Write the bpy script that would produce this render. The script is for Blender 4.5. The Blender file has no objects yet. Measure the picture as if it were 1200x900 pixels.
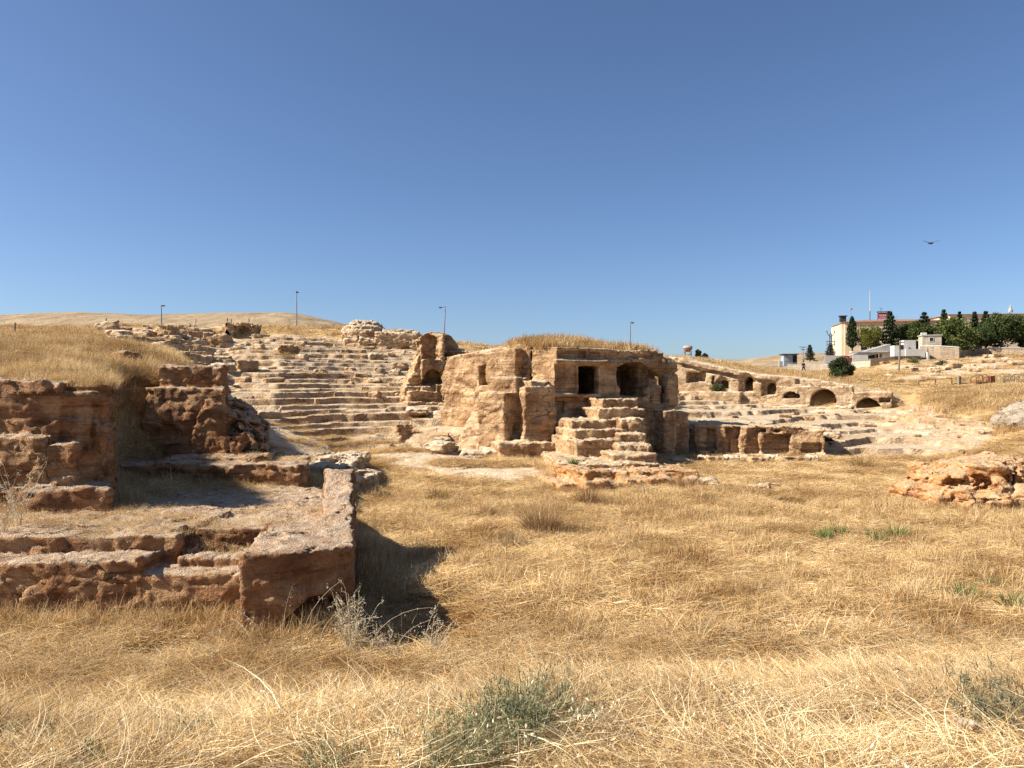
import bpy, math, random
import numpy as np
from mathutils import Vector, Matrix

# ------------------------------------------------------------------ basics
F = 906.0          # focal length in photo pixels (1200 wide)
CZ = 4.2           # camera height over the meadow
C = bpy.context.scene.collection
rng = np.random.default_rng(7)
random.seed(5)

def X(px, D): return (px - 600.0) / F * D
def Z(py, D): return CZ + (450.0 - py) / F * D

def tag(o, label=None, cat=None, group=None, kind=None):
    if label: o['label'] = label
    if cat: o['category'] = cat
    if group: o['group'] = group
    if kind: o['kind'] = kind
    return o

def empty(name, loc, rz=0.0):
    o = bpy.data.objects.new(name, None)
    C.objects.link(o); o.location = loc; o.rotation_euler = (0, 0, rz)
    o.empty_display_size = 0.3
    return o

def mesh_np(name, v, f, mat=None, parent=None, smooth=False, cols=None, attr=None, link=True):
    """v (n,3) float, f (m,4) or (m,3) int -> one mesh object"""
    me = bpy.data.meshes.new(name)
    v = np.ascontiguousarray(v, np.float32)
    n = len(v)
    me.vertices.add(n); me.vertices.foreach_set('co', v.ravel())
    if isinstance(f, np.ndarray):
        m, k = f.shape
        me.loops.add(m * k); me.loops.foreach_set('vertex_index', f.astype(np.int32).ravel())
        me.polygons.add(m); me.polygons.foreach_set('loop_start', np.arange(0, m * k, k, dtype=np.int32))
    else:
        tot = [len(q) for q in f]; m = len(f)
        flat = np.array([i for q in f for i in q], np.int32)
        me.loops.add(len(flat)); me.loops.foreach_set('vertex_index', flat)
        st = np.concatenate([[0], np.cumsum(tot)[:-1]]).astype(np.int32)
        me.polygons.add(m); me.polygons.foreach_set('loop_start', st)
    me.polygons.foreach_set('use_smooth', np.full(m, bool(smooth)))
    me.update(calc_edges=True)
    if cols is not None:
        a = me.color_attributes.new('Col', 'FLOAT_COLOR', 'POINT')
        c4 = np.ones((n, 4), np.float32); c4[:, :3] = cols
        a.data.foreach_set('color', c4.ravel())
    if attr:
        for k, val in attr.items():
            if val.dtype.kind == 'i':
                a = me.attributes.new(k, 'INT', 'POINT')
            else:
                a = me.attributes.new(k, 'FLOAT', 'POINT'); val = val.astype(np.float32)
            a.data.foreach_set('value', val)
    if mat: me.materials.append(mat)
    o = bpy.data.objects.new(name, me)
    if link: C.objects.link(o)
    if parent: o.parent = parent
    return o

class MB:
    """collects boxes / tubes / prisms, builds ONE mesh"""
    def __init__(s): s.v = []; s.f = []
    def add(s, vs, fs):
        b = len(s.v); s.v += [tuple(p) for p in vs]; s.f += [tuple(i + b for i in q) for q in fs]; return s
    def box(s, c, h, rz=0.0, taper=1.0, rx=0.0):
        vs = []
        M = Matrix.Rotation(rz, 3, 'Z') @ Matrix.Rotation(rx, 3, 'X')
        for z in (-1, 1):
            t = taper if z > 0 else 1.0
            for x, y in ((-1, -1), (1, -1), (1, 1), (-1, 1)):
                p = M @ Vector((x * h[0] * t, y * h[1] * t, z * h[2])); vs.append((c[0] + p.x, c[1] + p.y, c[2] + p.z))
        return s.add(vs, [(0, 3, 2, 1), (4, 5, 6, 7), (0, 1, 5, 4), (1, 2, 6, 5), (2, 3, 7, 6), (3, 0, 4, 7)])
    def prism(s, poly, y0, y1):
        """poly in (x,z), extruded along y"""
        n = len(poly)
        vs = [(x, y0, z) for x, z in poly] + [(x, y1, z) for x, z in poly]
        fs = [tuple(range(n)), tuple(range(2 * n - 1, n - 1, -1))]
        for i in range(n):
            j = (i + 1) % n; fs.append((j, i, i + n, j + n))
        return s.add(vs, fs)
    def tube(s, pts, radii, seg=8):
        pts = [Vector(p) for p in pts]; n = len(pts); vs = []; fs = []
        if not hasattr(radii, '__len__'): radii = [radii] * n
        for i, p in enumerate(pts):
            d = (pts[min(i + 1, n - 1)] - pts[max(i - 1, 0)]).normalized()
            a = Vector((1, 0, 0)) if abs(d.x) < 0.9 else Vector((0, 1, 0))
            u = d.cross(a).normalized(); w = d.cross(u)
            for k in range(seg):
                t = 2 * math.pi * k / seg
                vs.append(p + (u * math.cos(t) + w * math.sin(t)) * radii[i])
        for i in range(n - 1):
            for k in range(seg):
                k2 = (k + 1) % seg
                fs.append((i * seg + k, i * seg + k2, (i + 1) * seg + k2, (i + 1) * seg + k))
        fs.append(tuple(range(seg - 1, -1, -1))); fs.append(tuple((n - 1) * seg + k for k in range(seg)))
        return s.add(vs, fs)
    def lathe(s, c, prof, seg=14):
        vs = []; fs = []; n = len(prof)
        for r, z in prof:
            for k in range(seg):
                t = 2 * math.pi * k / seg; vs.append((c[0] + r * math.cos(t), c[1] + r * math.sin(t), c[2] + z))
        for i in range(n - 1):
            for k in range(seg):
                k2 = (k + 1) % seg
                fs.append((i * seg + k, i * seg + k2, (i + 1) * seg + k2, (i + 1) * seg + k))
        fs.append(tuple(range(seg - 1, -1, -1))); fs.append(tuple((n - 1) * seg + k for k in range(seg)))
        return s.add(vs, fs)
    def build(s, name, mat=None, parent=None, smooth=False):
        return mesh_np(name, np.array(s.v, np.float32), s.f, mat, parent, smooth)

# ------------------------------------------------------------------ noise
def _h(i, j, k, seed):
    with np.errstate(over='ignore'):
        h = (i.astype(np.uint32) * np.uint32(374761393) + j.astype(np.uint32) * np.uint32(668265263)
             + k.astype(np.uint32) * np.uint32(2246822519) + np.uint32((seed * 3266489917) & 0xffffffff))
        h = (h ^ (h >> np.uint32(13))) * np.uint32(1274126177)
        h = (h ^ (h >> np.uint32(16)))
    return h.astype(np.float32) * np.float32(2.0 / 4294967295.0) - np.float32(1.0)

def noise3(x, y, z, seed=0):
    x = np.asarray(x, np.float32); y = np.asarray(y, np.float32); z = np.asarray(z, np.float32)
    x, y, z = np.broadcast_arrays(x, y, z)
    xi = np.floor(x); yi = np.floor(y); zi = np.floor(z)
    fx = x - xi; fy = y - yi; fz = z - zi
    xi = xi.astype(np.int64).astype(np.int32); yi = yi.astype(np.int32); zi = zi.astype(np.int32)
    fx = fx * fx * (3 - 2 * fx); fy = fy * fy * (3 - 2 * fy); fz = fz * fz * (3 - 2 * fz)
    def g(a, b, c): return _h(xi + a, yi + b, zi + c, seed)
    c00 = g(0, 0, 0) * (1 - fx) + g(1, 0, 0) * fx
    c10 = g(0, 1, 0) * (1 - fx) + g(1, 1, 0) * fx
    c01 = g(0, 0, 1) * (1 - fx) + g(1, 0, 1) * fx
    c11 = g(0, 1, 1) * (1 - fx) + g(1, 1, 1) * fx
    return (c00 * (1 - fy) + c10 * fy) * (1 - fz) + (c01 * (1 - fy) + c11 * fy) * fz

def noise2(x, y, seed=0):
    x = np.asarray(x, np.float32); y = np.asarray(y, np.float32)
    x, y = np.broadcast_arrays(x, y)
    xi = np.floor(x); yi = np.floor(y); fx = x - xi; fy = y - yi
    xi = xi.astype(np.int32); yi = yi.astype(np.int32); zz = np.zeros_like(xi)
    fx = fx * fx * (3 - 2 * fx); fy = fy * fy * (3 - 2 * fy)
    return ((_h(xi, yi, zz, seed) * (1 - fx) + _h(xi + 1, yi, zz, seed) * fx) * (1 - fy)
            + (_h(xi, yi + 1, zz, seed) * (1 - fx) + _h(xi + 1, yi + 1, zz, seed) * fx) * fy)

def fbm2(x, y, seed=0, o=4):
    r = 0; a = 1.0; s = 0
    for i in range(o):
        r = r + a * noise2(x * 2 ** i + 17.3 * i, y * 2 ** i - 9.1 * i, seed + i); s += a; a *= 0.5
    return r / s

def sstep(a, b, x):
    t = np.clip((x - a) / (b - a), 0, 1); return t * t * (3 - 2 * t)

# ------------------------------------------------------------------ materials
def new_mat(name):
    m = bpy.data.materials.new(name); m.use_nodes = True
    nt = m.node_tree; b = nt.nodes['Principled BSDF']
    b.inputs['Roughness'].default_value = 0.9
    b.inputs['Specular IOR Level'].default_value = 0.15
    return m, nt, b
def N(nt, t, **kw):
    n = nt.nodes.new(t)
    for k, v in kw.items(): setattr(n, k, v)
    return n
def L(nt, a, b): nt.links.new(a, b)
def nz(nt, vec, scale, detail=6, rough=0.55, dist=0.0):
    n = N(nt, 'ShaderNodeTexNoise'); n.inputs['Scale'].default_value = scale
    n.inputs['Detail'].default_value = detail; n.inputs['Roughness'].default_value = rough
    n.inputs['Distortion'].default_value = dist
    L(nt, vec, n.inputs['Vector']); return n.outputs['Fac']
def ramp(nt, fac, stops):
    r = N(nt, 'ShaderNodeValToRGB'); e = r.color_ramp.elements
    while len(e) < len(stops): e.new(0.5)
    for el, (p, c) in zip(e, stops): el.position = p; el.color = (*c, 1)
    L(nt, fac, r.inputs['Fac']); return r.outputs['Color']
def mixc(nt, fac, a, b, mode='MIX'):
    m = N(nt, 'ShaderNodeMix', data_type='RGBA', blend_type=mode)
    if hasattr(fac, 'node'): L(nt, fac, m.inputs[0])
    else: m.inputs[0].default_value = fac
    for s, i in ((a, 6), (b, 7)):
        if hasattr(s, 'node'): L(nt, s, m.inputs[i])
        else: m.inputs[i].default_value = (*s, 1)
    return m.outputs[2]
def mth(nt, op, a, b=None):
    m = N(nt, 'ShaderNodeMath', operation=op)
    for s, i in ((a, 0), (b, 1)):
        if s is None: continue
        if hasattr(s, 'node'): L(nt, s, m.inputs[i])
        else: m.inputs[i].default_value = s
    return m.outputs[0]
def mrange(nt, v, a, b, c=0.0, d=1.0):
    m = N(nt, 'ShaderNodeMapRange'); L(nt, v, m.inputs[0])
    for i, q in enumerate((a, b, c, d)): m.inputs[i + 1].default_value = q
    return m.outputs[0]
def stretch(nt, vec, s):
    m = N(nt, 'ShaderNodeMapping'); m.inputs['Scale'].default_value = s
    L(nt, vec, m.inputs['Vector']); return m.outputs[0]

def rock_nodes(nt, pos, nor, c1, c2, c3, top, streak, scale=1.0):
    """weathered limestone: colour patches, vertical run-off stains that also deepen shade on steep faces, bleached upper surfaces"""
    v = stretch(nt, pos, (1, 1, 1.8))
    n1 = nz(nt, v, 0.9 * scale, 9, 0.62, 0.4)
    col = ramp(nt, n1, [(0.34, c1), (0.5, c2), (0.64, c3)])
    n2 = nz(nt, v, 7 * scale, 8, 0.7)
    col = mixc(nt, 0.55, col, ramp(nt, n2, [(0.32, (0.48, 0.43, 0.39)), (0.5, (1, 1, 1)), (0.7, (1.25, 1.22, 1.18))]), 'MULTIPLY')
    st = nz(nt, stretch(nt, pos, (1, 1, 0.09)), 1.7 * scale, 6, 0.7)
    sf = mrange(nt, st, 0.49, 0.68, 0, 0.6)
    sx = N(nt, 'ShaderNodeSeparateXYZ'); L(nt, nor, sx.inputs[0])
    col = mixc(nt, mth(nt, 'MULTIPLY', sf, mrange(nt, sx.outputs[2], 0.35, 0.7, 1, 0)), col, streak)  # run-off stains on steep faces, strengthened to deepen their shade
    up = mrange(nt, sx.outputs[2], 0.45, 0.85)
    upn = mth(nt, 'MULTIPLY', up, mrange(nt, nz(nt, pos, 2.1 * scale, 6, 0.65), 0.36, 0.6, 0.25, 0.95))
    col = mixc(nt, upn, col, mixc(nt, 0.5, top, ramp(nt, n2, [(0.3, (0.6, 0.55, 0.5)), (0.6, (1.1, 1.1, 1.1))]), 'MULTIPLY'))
    # bedding lines and open joints
    lay = nz(nt, stretch(nt, pos, (.22, .22, 4.2)), 1.6 * scale, 5, .6)
    col = mixc(nt, mrange(nt, sx.outputs[2], .4, .75, .75, 0), col, mixc(nt, 1.0, col, ramp(nt, lay, [(.37, (.62, .57, .53)), (.44, (1, 1, 1)), (.58, (1.14, 1.12, 1.09)), (.66, (.84, .80, .77))]), 'MULTIPLY'))
    vc = N(nt, 'ShaderNodeTexVoronoi', feature='DISTANCE_TO_EDGE'); vc.inputs['Scale'].default_value = .55 * scale
    vw = N(nt, 'ShaderNodeVectorMath', operation='ADD'); L(nt, stretch(nt, pos, (1, 1, 1.7)), vw.inputs[0])
    vn = N(nt, 'ShaderNodeTexNoise'); vn.inputs['Scale'].default_value = 2.2 * scale; vn.inputs['Detail'].default_value = 4; L(nt, pos, vn.inputs['Vector'])
    vs = N(nt, 'ShaderNodeVectorMath', operation='SCALE'); vs.inputs['Scale'].default_value = .9 / scale; L(nt, vn.outputs['Color'], vs.inputs[0]); L(nt, vs.outputs[0], vw.inputs[1])
    L(nt, vw.outputs[0], vc.inputs['Vector'])
    crk = mth(nt, 'MULTIPLY', mrange(nt, vc.outputs['Distance'], .004, .022, .85, 0), mrange(nt, nz(nt, pos, .5 * scale, 3, .5), .46, .56))
    col = mixc(nt, crk, col, (.07, .045, .028))
    # dark lichen freckles
    fr = mrange(nt, nz(nt, pos, 13 * scale, 4, 0.6), 0.66, 0.74, 0, 0.55)
    col = mixc(nt, fr, col, (0.10, 0.085, 0.07))
    return col

def rock_bump(nt, pos, scale, dist, strength=0.8):
    a = nz(nt, stretch(nt, pos, (1, 1, 1.6)), 5 * scale, 12, 0.74)
    vo = N(nt, 'ShaderNodeTexVoronoi'); vo.inputs['Scale'].default_value = 9 * scale; vo.inputs['Randomness'].default_value = 1
    wv = N(nt, 'ShaderNodeVectorMath', operation='ADD'); L(nt, pos, wv.inputs[0])
    wn = N(nt, 'ShaderNodeTexNoise'); wn.inputs['Scale'].default_value = 6 * scale; L(nt, pos, wn.inputs['Vector'])
    ws = N(nt, 'ShaderNodeVectorMath', operation='SCALE'); ws.inputs['Scale'].default_value = .25 / scale; L(nt, wn.outputs['Color'], ws.inputs[0]); L(nt, ws.outputs[0], wv.inputs[1])
    L(nt, wv.outputs[0], vo.inputs['Vector'])
    a = mth(nt, 'ADD', a, mth(nt, 'MULTIPLY', vo.outputs['Distance'], .45))
    b = N(nt, 'ShaderNodeBump'); b.inputs['Strength'].default_value = strength - .1; b.inputs['Distance'].default_value = dist
    L(nt, a, b.inputs['Height']); return b.outputs[0]

def rock_mat(name, c1=(.22, .12, .058), c2=(.40, .245, .125), c3=(.53, .36, .20), top=(.60, .47, .31), streak=(.17, .105, .06),
             scale=1.0, bscale=1.0, bdist=0.12):
    m, nt, b = new_mat(name)
    g = N(nt, 'ShaderNodeNewGeometry')
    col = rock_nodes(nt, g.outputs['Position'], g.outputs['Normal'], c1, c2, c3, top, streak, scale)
    L(nt, col, b.inputs['Base Color'])
    L(nt, rock_bump(nt, g.outputs['Position'], bscale, bdist), b.inputs['Normal'])
    b.inputs['Roughness'].default_value = 0.95; b.inputs['Specular IOR Level'].default_value = 0.1
    return m

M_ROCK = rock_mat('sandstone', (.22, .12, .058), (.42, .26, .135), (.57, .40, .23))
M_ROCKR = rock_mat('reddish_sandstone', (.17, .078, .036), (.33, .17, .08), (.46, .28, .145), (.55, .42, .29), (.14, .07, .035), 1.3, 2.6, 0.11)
M_ROCKP = rock_mat('pale_limestone', (.28, .18, .10), (.46, .32, .19), (.56, .43, .28), (.68, .57, .42))
M_ROCKO = rock_mat('orange_rock', (.36, .14, .05), (.50, .26, .105), (.56, .35, .18), (.57, .40, .24), (.27, .12, .05), 1.3, 1.5, 0.12)
M_ROCKG = rock_mat('grey_rock', (.18, .14, .10), (.30, .24, .175), (.38, .315, .235), (.42, .345, .26))

def simple(name, col, rough=0.8, var=0.15, scale=3.0, metal=0.0, bump=0.0):
    m, nt, b = new_mat(name)
    g = N(nt, 'ShaderNodeNewGeometry')
    n = nz(nt, g.outputs['Position'], scale, 7, 0.65)
    c = ramp(nt, n, [(0.3, tuple(x * (1 - var) for x in col)), (0.7, tuple(min(1, x * (1 + var)) for x in col))])
    L(nt, c, b.inputs['Base Color']); b.inputs['Roughness'].default_value = rough; b.inputs['Metallic'].default_value = metal
    if bump:
        bm = N(nt, 'ShaderNodeBump'); bm.inputs['Distance'].default_value = bump; L(nt, n, bm.inputs['Height']); L(nt, bm.outputs[0], b.inputs['Normal'])
    return m

def masonry(name, c1, c2, mortar, sx=0.55, sy=0.22):
    m, nt, b = new_mat(name)
    tc = N(nt, 'ShaderNodeNewGeometry')
    sp = N(nt, 'ShaderNodeSeparateXYZ'); L(nt, tc.outputs['Position'], sp.inputs[0])
    cb = N(nt, 'ShaderNodeCombineXYZ'); L(nt, mth(nt, 'ADD', sp.outputs[0], mth(nt, 'MULTIPLY', sp.outputs[1], 0.8)), cb.inputs[0]); L(nt, sp.outputs[2], cb.inputs[1])
    br = N(nt, 'ShaderNodeTexBrick'); L(nt, cb.outputs[0], br.inputs['Vector'])
    br.inputs['Scale'].default_value = 1.0; br.inputs['Brick Width'].default_value = sx; br.inputs['Row Height'].default_value = sy
    br.inputs['Mortar Size'].default_value = 0.03; br.inputs['Color1'].default_value = (*c1, 1); br.inputs['Color2'].default_value = (*c2, 1); br.inputs['Mortar'].default_value = (*mortar, 1)
    n = nz(nt, tc.outputs['Position'], 1.5, 6, 0.7)
    L(nt, mixc(nt, 0.8, br.outputs['Color'], ramp(nt, n, [(0.3, (.65, .62, .6)), (0.65, (1.1, 1.1, 1.1))]), 'MULTIPLY'), b.inputs['Base Color'])
    return m

def leaf_mat(name, trans=0.25, vscale=0.35, lo=(0.75, 0.72, 0.68), hi=(1.2, 1.18, 1.1)):
    """vertex-coloured thin blades/leaves, with broad patchy tint over the ground and some light passing through"""
    m = bpy.data.materials.new(name); m.use_nodes = True; nt = m.node_tree; nt.nodes.clear()
    out = N(nt, 'ShaderNodeOutputMaterial'); at = N(nt, 'ShaderNodeAttribute', attribute_name='Col')
    g = N(nt, 'ShaderNodeNewGeometry')
    n = nz(nt, g.outputs['Position'], vscale, 5, 0.6)
    c = mixc(nt, 1.0, at.outputs['Color'], ramp(nt, n, [(0.34, lo), (0.66, hi)]), 'MULTIPLY')
    d = N(nt, 'ShaderNodeBsdfDiffuse'); t = N(nt, 'ShaderNodeBsdfTranslucent'); mx = N(nt, 'ShaderNodeMixShader')
    L(nt, c, d.inputs['Color']); L(nt, c, t.inputs['Color']); mx.inputs[0].default_value = trans
    L(nt, d.outputs[0], mx.inputs[1]); L(nt, t.outputs[0], mx.inputs[2]); L(nt, mx.outputs[0], out.inputs['Surface'])
    return m
M_STRAW = leaf_mat('straw', 0.25, 0.4, (0.60, 0.49, 0.39), (1.12, 1.12, 1.12))
M_LEAF = leaf_mat('leaves', 0.2, 0.5)

# ------------------------------------------------------------------ terrain
NEAR = [(0, 2.35), (3.6, 2.35), (5.2, 2.1), (7, 1.52), (8.6, .85), (10.2, .30), (12.2, -.10), (13.4, -.08)]
COLS = {
 -400: [(14, .5), (17, 1.3), (19.5, 4.2), (25, 5.2), (35, 7), (50, 7.6), (90, 10), (130, 12), (175, 6)],
 -100: [(13.6, 0), (15, .3), (17, 1.1), (18.8, 1.5), (19.8, 3.9), (24, 4.9), (35, 6.7), (50, 7.5), (80, 10), (110, 12.3), (130, 11), (175, 6)],
 0:    [(13.7, 0), (15, .3), (17, 1.1), (18.8, 1.4), (19.8, 3.8), (24, 4.7), (35, 6.1), (50, 7.0), (80, 9.9), (110, 12.2), (130, 11), (175, 6)],
 90:   [(13.7, 0), (15, .3), (18, 1.0), (18.8, 1.15), (20, 3.5), (24, 4.5), (33, 5.7), (50, 6.9), (80, 9.6), (110, 12.2), (130, 11), (175, 6)],
 112:  [(13.7, 0), (15, .3), (18, 1.0), (18.8, 1.15), (21, 2.6), (24, 4.2), (33, 5.6), (50, 6.8), (80, 9.6), (110, 12.2), (130, 11), (175, 6)],
 135:  [(13.7, 0), (15, .3), (18, 1.0), (25, 1.2), (26.2, 3.0), (27.5, 4.7), (33, 5.7), (50, 7), (70, 8.7), (100, 11.7), (130, 11), (175, 6)],
 200:  [(13.8, 0), (15.5, .2), (18, .9), (25, 1.1), (27.5, 1.3), (28.6, 4.1), (33, 5.0), (50, 6.5), (70, 8.2), (100, 11.7), (130, 11), (175, 6)],
 258:  [(14.5, 0), (16, .2), (18, .8), (25, 1.0), (28, 1.3), (31, 2.0), (36, 2.2), (43, 2.4), (52, 4.0), (62, 5.6), (75, 7.7), (90, 10), (105, 12), (130, 11), (175, 6)],
 330:  [(14.5, 0), (18, .3), (20, .4), (27, .8), (33, .9), (37, 1.0), (42, 1.9), (52, 3.9), (65, 6.1), (80, 8.4), (97, 11.2), (112, 12.2), (130, 11), (175, 6)],
 400:  [(14, 0), (28, .1), (33, .3), (40, .4), (45, 1.5), (55, 3.6), (65, 5.5), (76, 7.3), (85, 8.6), (95, 11.0), (110, 11.4), (130, 10), (175, 5)],
 460:  [(14, 0), (30, 0), (37, .2), (41, .65), (45, 1.2), (50, 2.2), (56, 3.4), (65, 5.2), (78, 7.3), (84, 7.9), (86, 9.6), (96, 10.8), (130, 9), (175, 5)],
 520:  [(14, 0), (30, 0), (37, .15), (41, .6), (44, 1.05), (50, 2.0), (56, 3.0), (62, 4.6), (80, 7.4), (100, 9.6), (130, 8), (175, 5)],
 560:  [(14, 0), (30, 0), (41, .3), (45, 1.2), (50, 2), (60, 4), (80, 7.2), (100, 9.3), (130, 8), (175, 5)],
 650:  [(14, 0), (30, 0), (41, .2), (46, 1), (55, 3.6), (62, 5.4), (80, 6.6), (100, 8.5), (130, 8), (175, 5)],
 740:  [(14, 0), (30, 0), (41, .2), (46, 1), (55, 3.4), (62, 5), (80, 6.3), (110, 8.6), (130, 8), (175, 5)],
 795:  [(14, 0), (30, 0), (45.6, .1), (46.9, .2), (47.8, 1.6), (51, 1.8), (60, 2.1), (68, 2.5), (75, 3.0), (77.5, 6.0), (90, 7.4), (115, 7.8), (130, 6), (175, 4)],
 815:  [(14, 0), (30, 0), (45.2, .1), (46.6, .2), (47.5, 1.6), (51, 1.8), (60, 2.1), (68, 2.5), (74, 3.0), (76.5, 5.9), (90, 7.2), (115, 7.4), (130, 6), (175, 4)],
 850:  [(14, 0), (30, 0), (44.4, .1), (46.0, .2), (46.9, 1.6), (50, 1.78), (58, 2.0), (68, 2.5), (73.2, 2.7), (75.3, 5.3), (88, 6.6), (115, 6.9), (130, 6), (175, 4)],
 900:  [(14, 0), (30, 0), (43.6, .1), (45.2, .2), (46.2, 1.5), (49, 1.78), (56, 1.95), (66, 2.3), (71.3, 2.4), (73.2, 4.6), (88, 5.5), (110, 6.1), (130, 6), (175, 5)],
 955:  [(14, 0), (30, 0), (42.2, .1), (44.0, .2), (44.9, 1.0), (48, 1.3), (58, 1.7), (66, 2.05), (69.4, 2.15), (71.2, 4.0), (85, 4.9), (110, 5.6), (130, 6), (175, 6)],
 1020: [(14, 0), (30, 0), (40, .1), (46, .6), (55, 1.3), (63, 1.9), (67.4, 2.1), (69, 3.2), (80, 4.3), (100, 5.5), (120, 6.8), (140, 8.5), (175, 9)],
 1060: [(14, 0), (30, 0), (40, .1), (46, .6), (55, 1.4), (61, 2.0), (65.6, 2.2), (67.5, 2.9), (80, 4.3), (100, 6), (115, 7.5), (126, 8.2), (150, 10), (175, 10)],
 1100: [(14, 0), (30, 0), (39, .1), (46, .7), (52, 1.3), (57, 2.3), (62, 3.2), (75, 4), (90, 5.3), (115, 7.3), (126, 8.1), (150, 9.6), (175, 10)],
 1160: [(14, 0), (28, 0), (36, .2), (42, .7), (47, 1.2), (52, 2.1), (58, 3.3), (72, 4.1), (90, 5.7), (120, 8.3), (140, 9.6), (175, 11)],
 1250: [(14, 0), (26, .1), (34, .6), (42, 1.5), (50, 2.9), (60, 3.7), (72, 4.4), (90, 6.0), (120, 8.6), (140, 9.8), (175, 11)],
 1600: [(14, .2), (26, .4), (34, 1.0), (42, 2), (50, 3.3), (60, 4.0), (72, 4.8), (90, 6.4), (120, 9.0), (140, 10.2), (175, 11.5)],
}
D_rows = np.concatenate([np.arange(1.2, 13, .055), np.arange(13, 40, .09), np.arange(40, 86, .08), np.arange(86, 130, .22), np.arange(130, 176, 1.0)])
px_cols = np.concatenate([np.arange(-420, -40, 6.0), np.arange(-40, 1240, 1.6), np.arange(1240, 1620, 6.0)])
_k = sorted(COLS)
_tab = np.array([np.interp(D_rows, [d for d, z in NEAR + COLS[k]], [z for d, z in NEAR + COLS[k]]) for k in _k])   # (cols, rows)
_fine = np.arange(-420, 1621, 3.0)
_t2 = np.array([np.interp(_fine, _k, _tab[:, i]) for i in range(len(D_rows))])       # rows x fine
_ker = np.hanning(11); _ker /= _ker.sum()
_pad = np.pad(_t2, ((0, 0), (5, 5)), mode='edge')
_t2 = sum(_ker[i] * _pad[:, i:i + len(_fine)] for i in range(11))
H0 = np.array([np.interp(px_cols, _fine, r) for r in _t2])
DD, PX = np.meshgrid(D_rows, px_cols, indexing='ij')
XX = (PX - 600) / F * DD; YY = DD
_r = np.hanning(9); _r /= _r.sum()
_p = np.pad(H0, ((4, 4), (0, 0)), mode='edge')
H0 = sum(_r[i] * _p[i:i + H0.shape[0]] for i in range(9))

def soft(a0, a1, b0, b1, v):  # trapezoid
    return sstep(a0, a1, v) * (1 - sstep(b0, b1, v))
edge_n = fbm2(XX * .22, YY * .22, 31, 3)
mL = soft(262, 285, 560, 600, PX + 8 * edge_n) * soft(38.2, 40.0, 86, 92, DD + 1.5 * edge_n)
mU = soft(95, 150, 275, 330, PX + 18 * edge_n) * soft(43, 50, 92, 100, DD + 3 * edge_n) * (1 - mL * 0)
_rs = np.interp(PX, [800, 815, 966, 975, 1080, 1160], [46.9, 46.6, 44.2, 41.2, 40.6, 41.0])
_re = np.interp(PX, [784, 900, 1000, 1076, 1095, 1160], [75.2, 71.2, 67.5, 65, 58, 50])
mR = soft(790, 800, 1140, 1185, PX + 10 * edge_n) * sstep(0, 1.2, DD - _rs + .5 * edge_n * (PX > 966)) * (1 - sstep(-.6, .3, DD - _re))
mF = soft(405, 445, 650, 668, PX + 16 * edge_n) * soft(31.5, 35, 41, 43, DD + 1.6 * edge_n) + soft(295, 312, 400, 425, PX) * soft(30, 32, 41, 43, DD + edge_n)
mB = soft(1010, 1060, 1400, 1500, PX) * soft(78, 88, 126, 134, DD)

bank = fbm2(XX * .55, YY * .55, 3, 3)
_off = DD + (2.4 * noise2(XX * .28, YY * .12, 19) * sstep(480, 640, PX) + 1.5 * (1 - sstep(480, 640, PX))) * sstep(3.5, 6, DD) * (1 - sstep(11, 14, DD))
_nd = [a for a, b in NEAR] + [14]; _nh = [b for a, b in NEAR] + [0]
H0 = H0 + np.where(DD < 14, np.interp(_off, _nd, _nh) - np.interp(DD, _nd, _nh), 0) * (1 - sstep(11, 14, DD))
H = H0 + 0.10 * fbm2(XX * .12, YY * .12, 11, 3) * sstep(10, 18, DD) + (0.20 * bank + .13 * fbm2(XX * 1.7, YY * 1.7, 29, 2)) * (1 - sstep(7, 12, DD)) * sstep(2.0, 3.5, DD) \
    + 0.05 * fbm2(XX * 1.3, YY * 1.3, 5, 3)
# meadow hummocks
H = H + 0.07 * fbm2(XX * .5, YY * .9, 41, 3) * soft(12, 15, 36, 40, DD)

def terrace(h, x, y, s, seed, Lmin, Lmax, jit, sharp=0.10, slope=.22, xs=0.11):
    q = h / s + 0.55 * fbm2(x * xs, y * xs, seed, 3)
    k = np.floor(q)
    def rnd(a, b, sd): return _h(a.astype(np.int32), b.astype(np.int32), np.zeros_like(a, dtype=np.int32), sd)
    k0 = np.zeros_like(k)
    Lk = Lmin + (Lmax - Lmin) * (0.5 + 0.5 * rnd(k, k0, seed + 1))
    b = np.floor(x / Lk + 3.7 * rnd(k, k0, seed + 2))
    e = 0.42 + jit * rnd(k, b, seed + 3) + 0.10 * noise2(x * 1.6, y * 1.6, seed + 7)
    dz = 0.30 * rnd(k, b, seed + 4)
    fr = q - k
    up = np.clip((fr - e) / sharp, 0, 1)
    # next block's jitter above the riser, this one's below it
    b2 = np.floor(x / (Lmin + (Lmax - Lmin) * (0.5 + 0.5 * rnd(k - 1, k0, seed + 1))) + 3.7 * rnd(k - 1, k0, seed + 2))
    dz2 = 0.30 * rnd(k - 1, b2, seed + 4)
    z = s * (k - 0.5 + up + slope * (fr - .5) + up * dz + (1 - up) * dz2)
    # bare lip just above the riser, and the riser itself
    lip = np.exp(-np.clip(fr - e - sharp, 0, 9) / 0.20) * (fr > e - .02)
    return z, lip, fr - e
zL, lipL, fL = terrace(H0, XX, YY, .34, 100, 2.0, 8.0, .24, .16, .42)
zU, lipU, fU = terrace(H0 + .3 * edge_n, XX, YY, .75, 150, 1.0, 3.0, .30)
zR, lipR, fR = terrace(H0, XX, YY, .32, 200, 3.0, 12.0, .18, .07, .25, .14)
rough_n = fbm2(XX * 1.1, YY * 1.1, 61, 4)
H = H * (1 - mU) + mU * (zU + .16 * rough_n)
H = H * (1 - mL) + mL * (zL + .07 * rough_n)
H = H * (1 - mR) + mR * (zR + .06 * rough_n)
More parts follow.
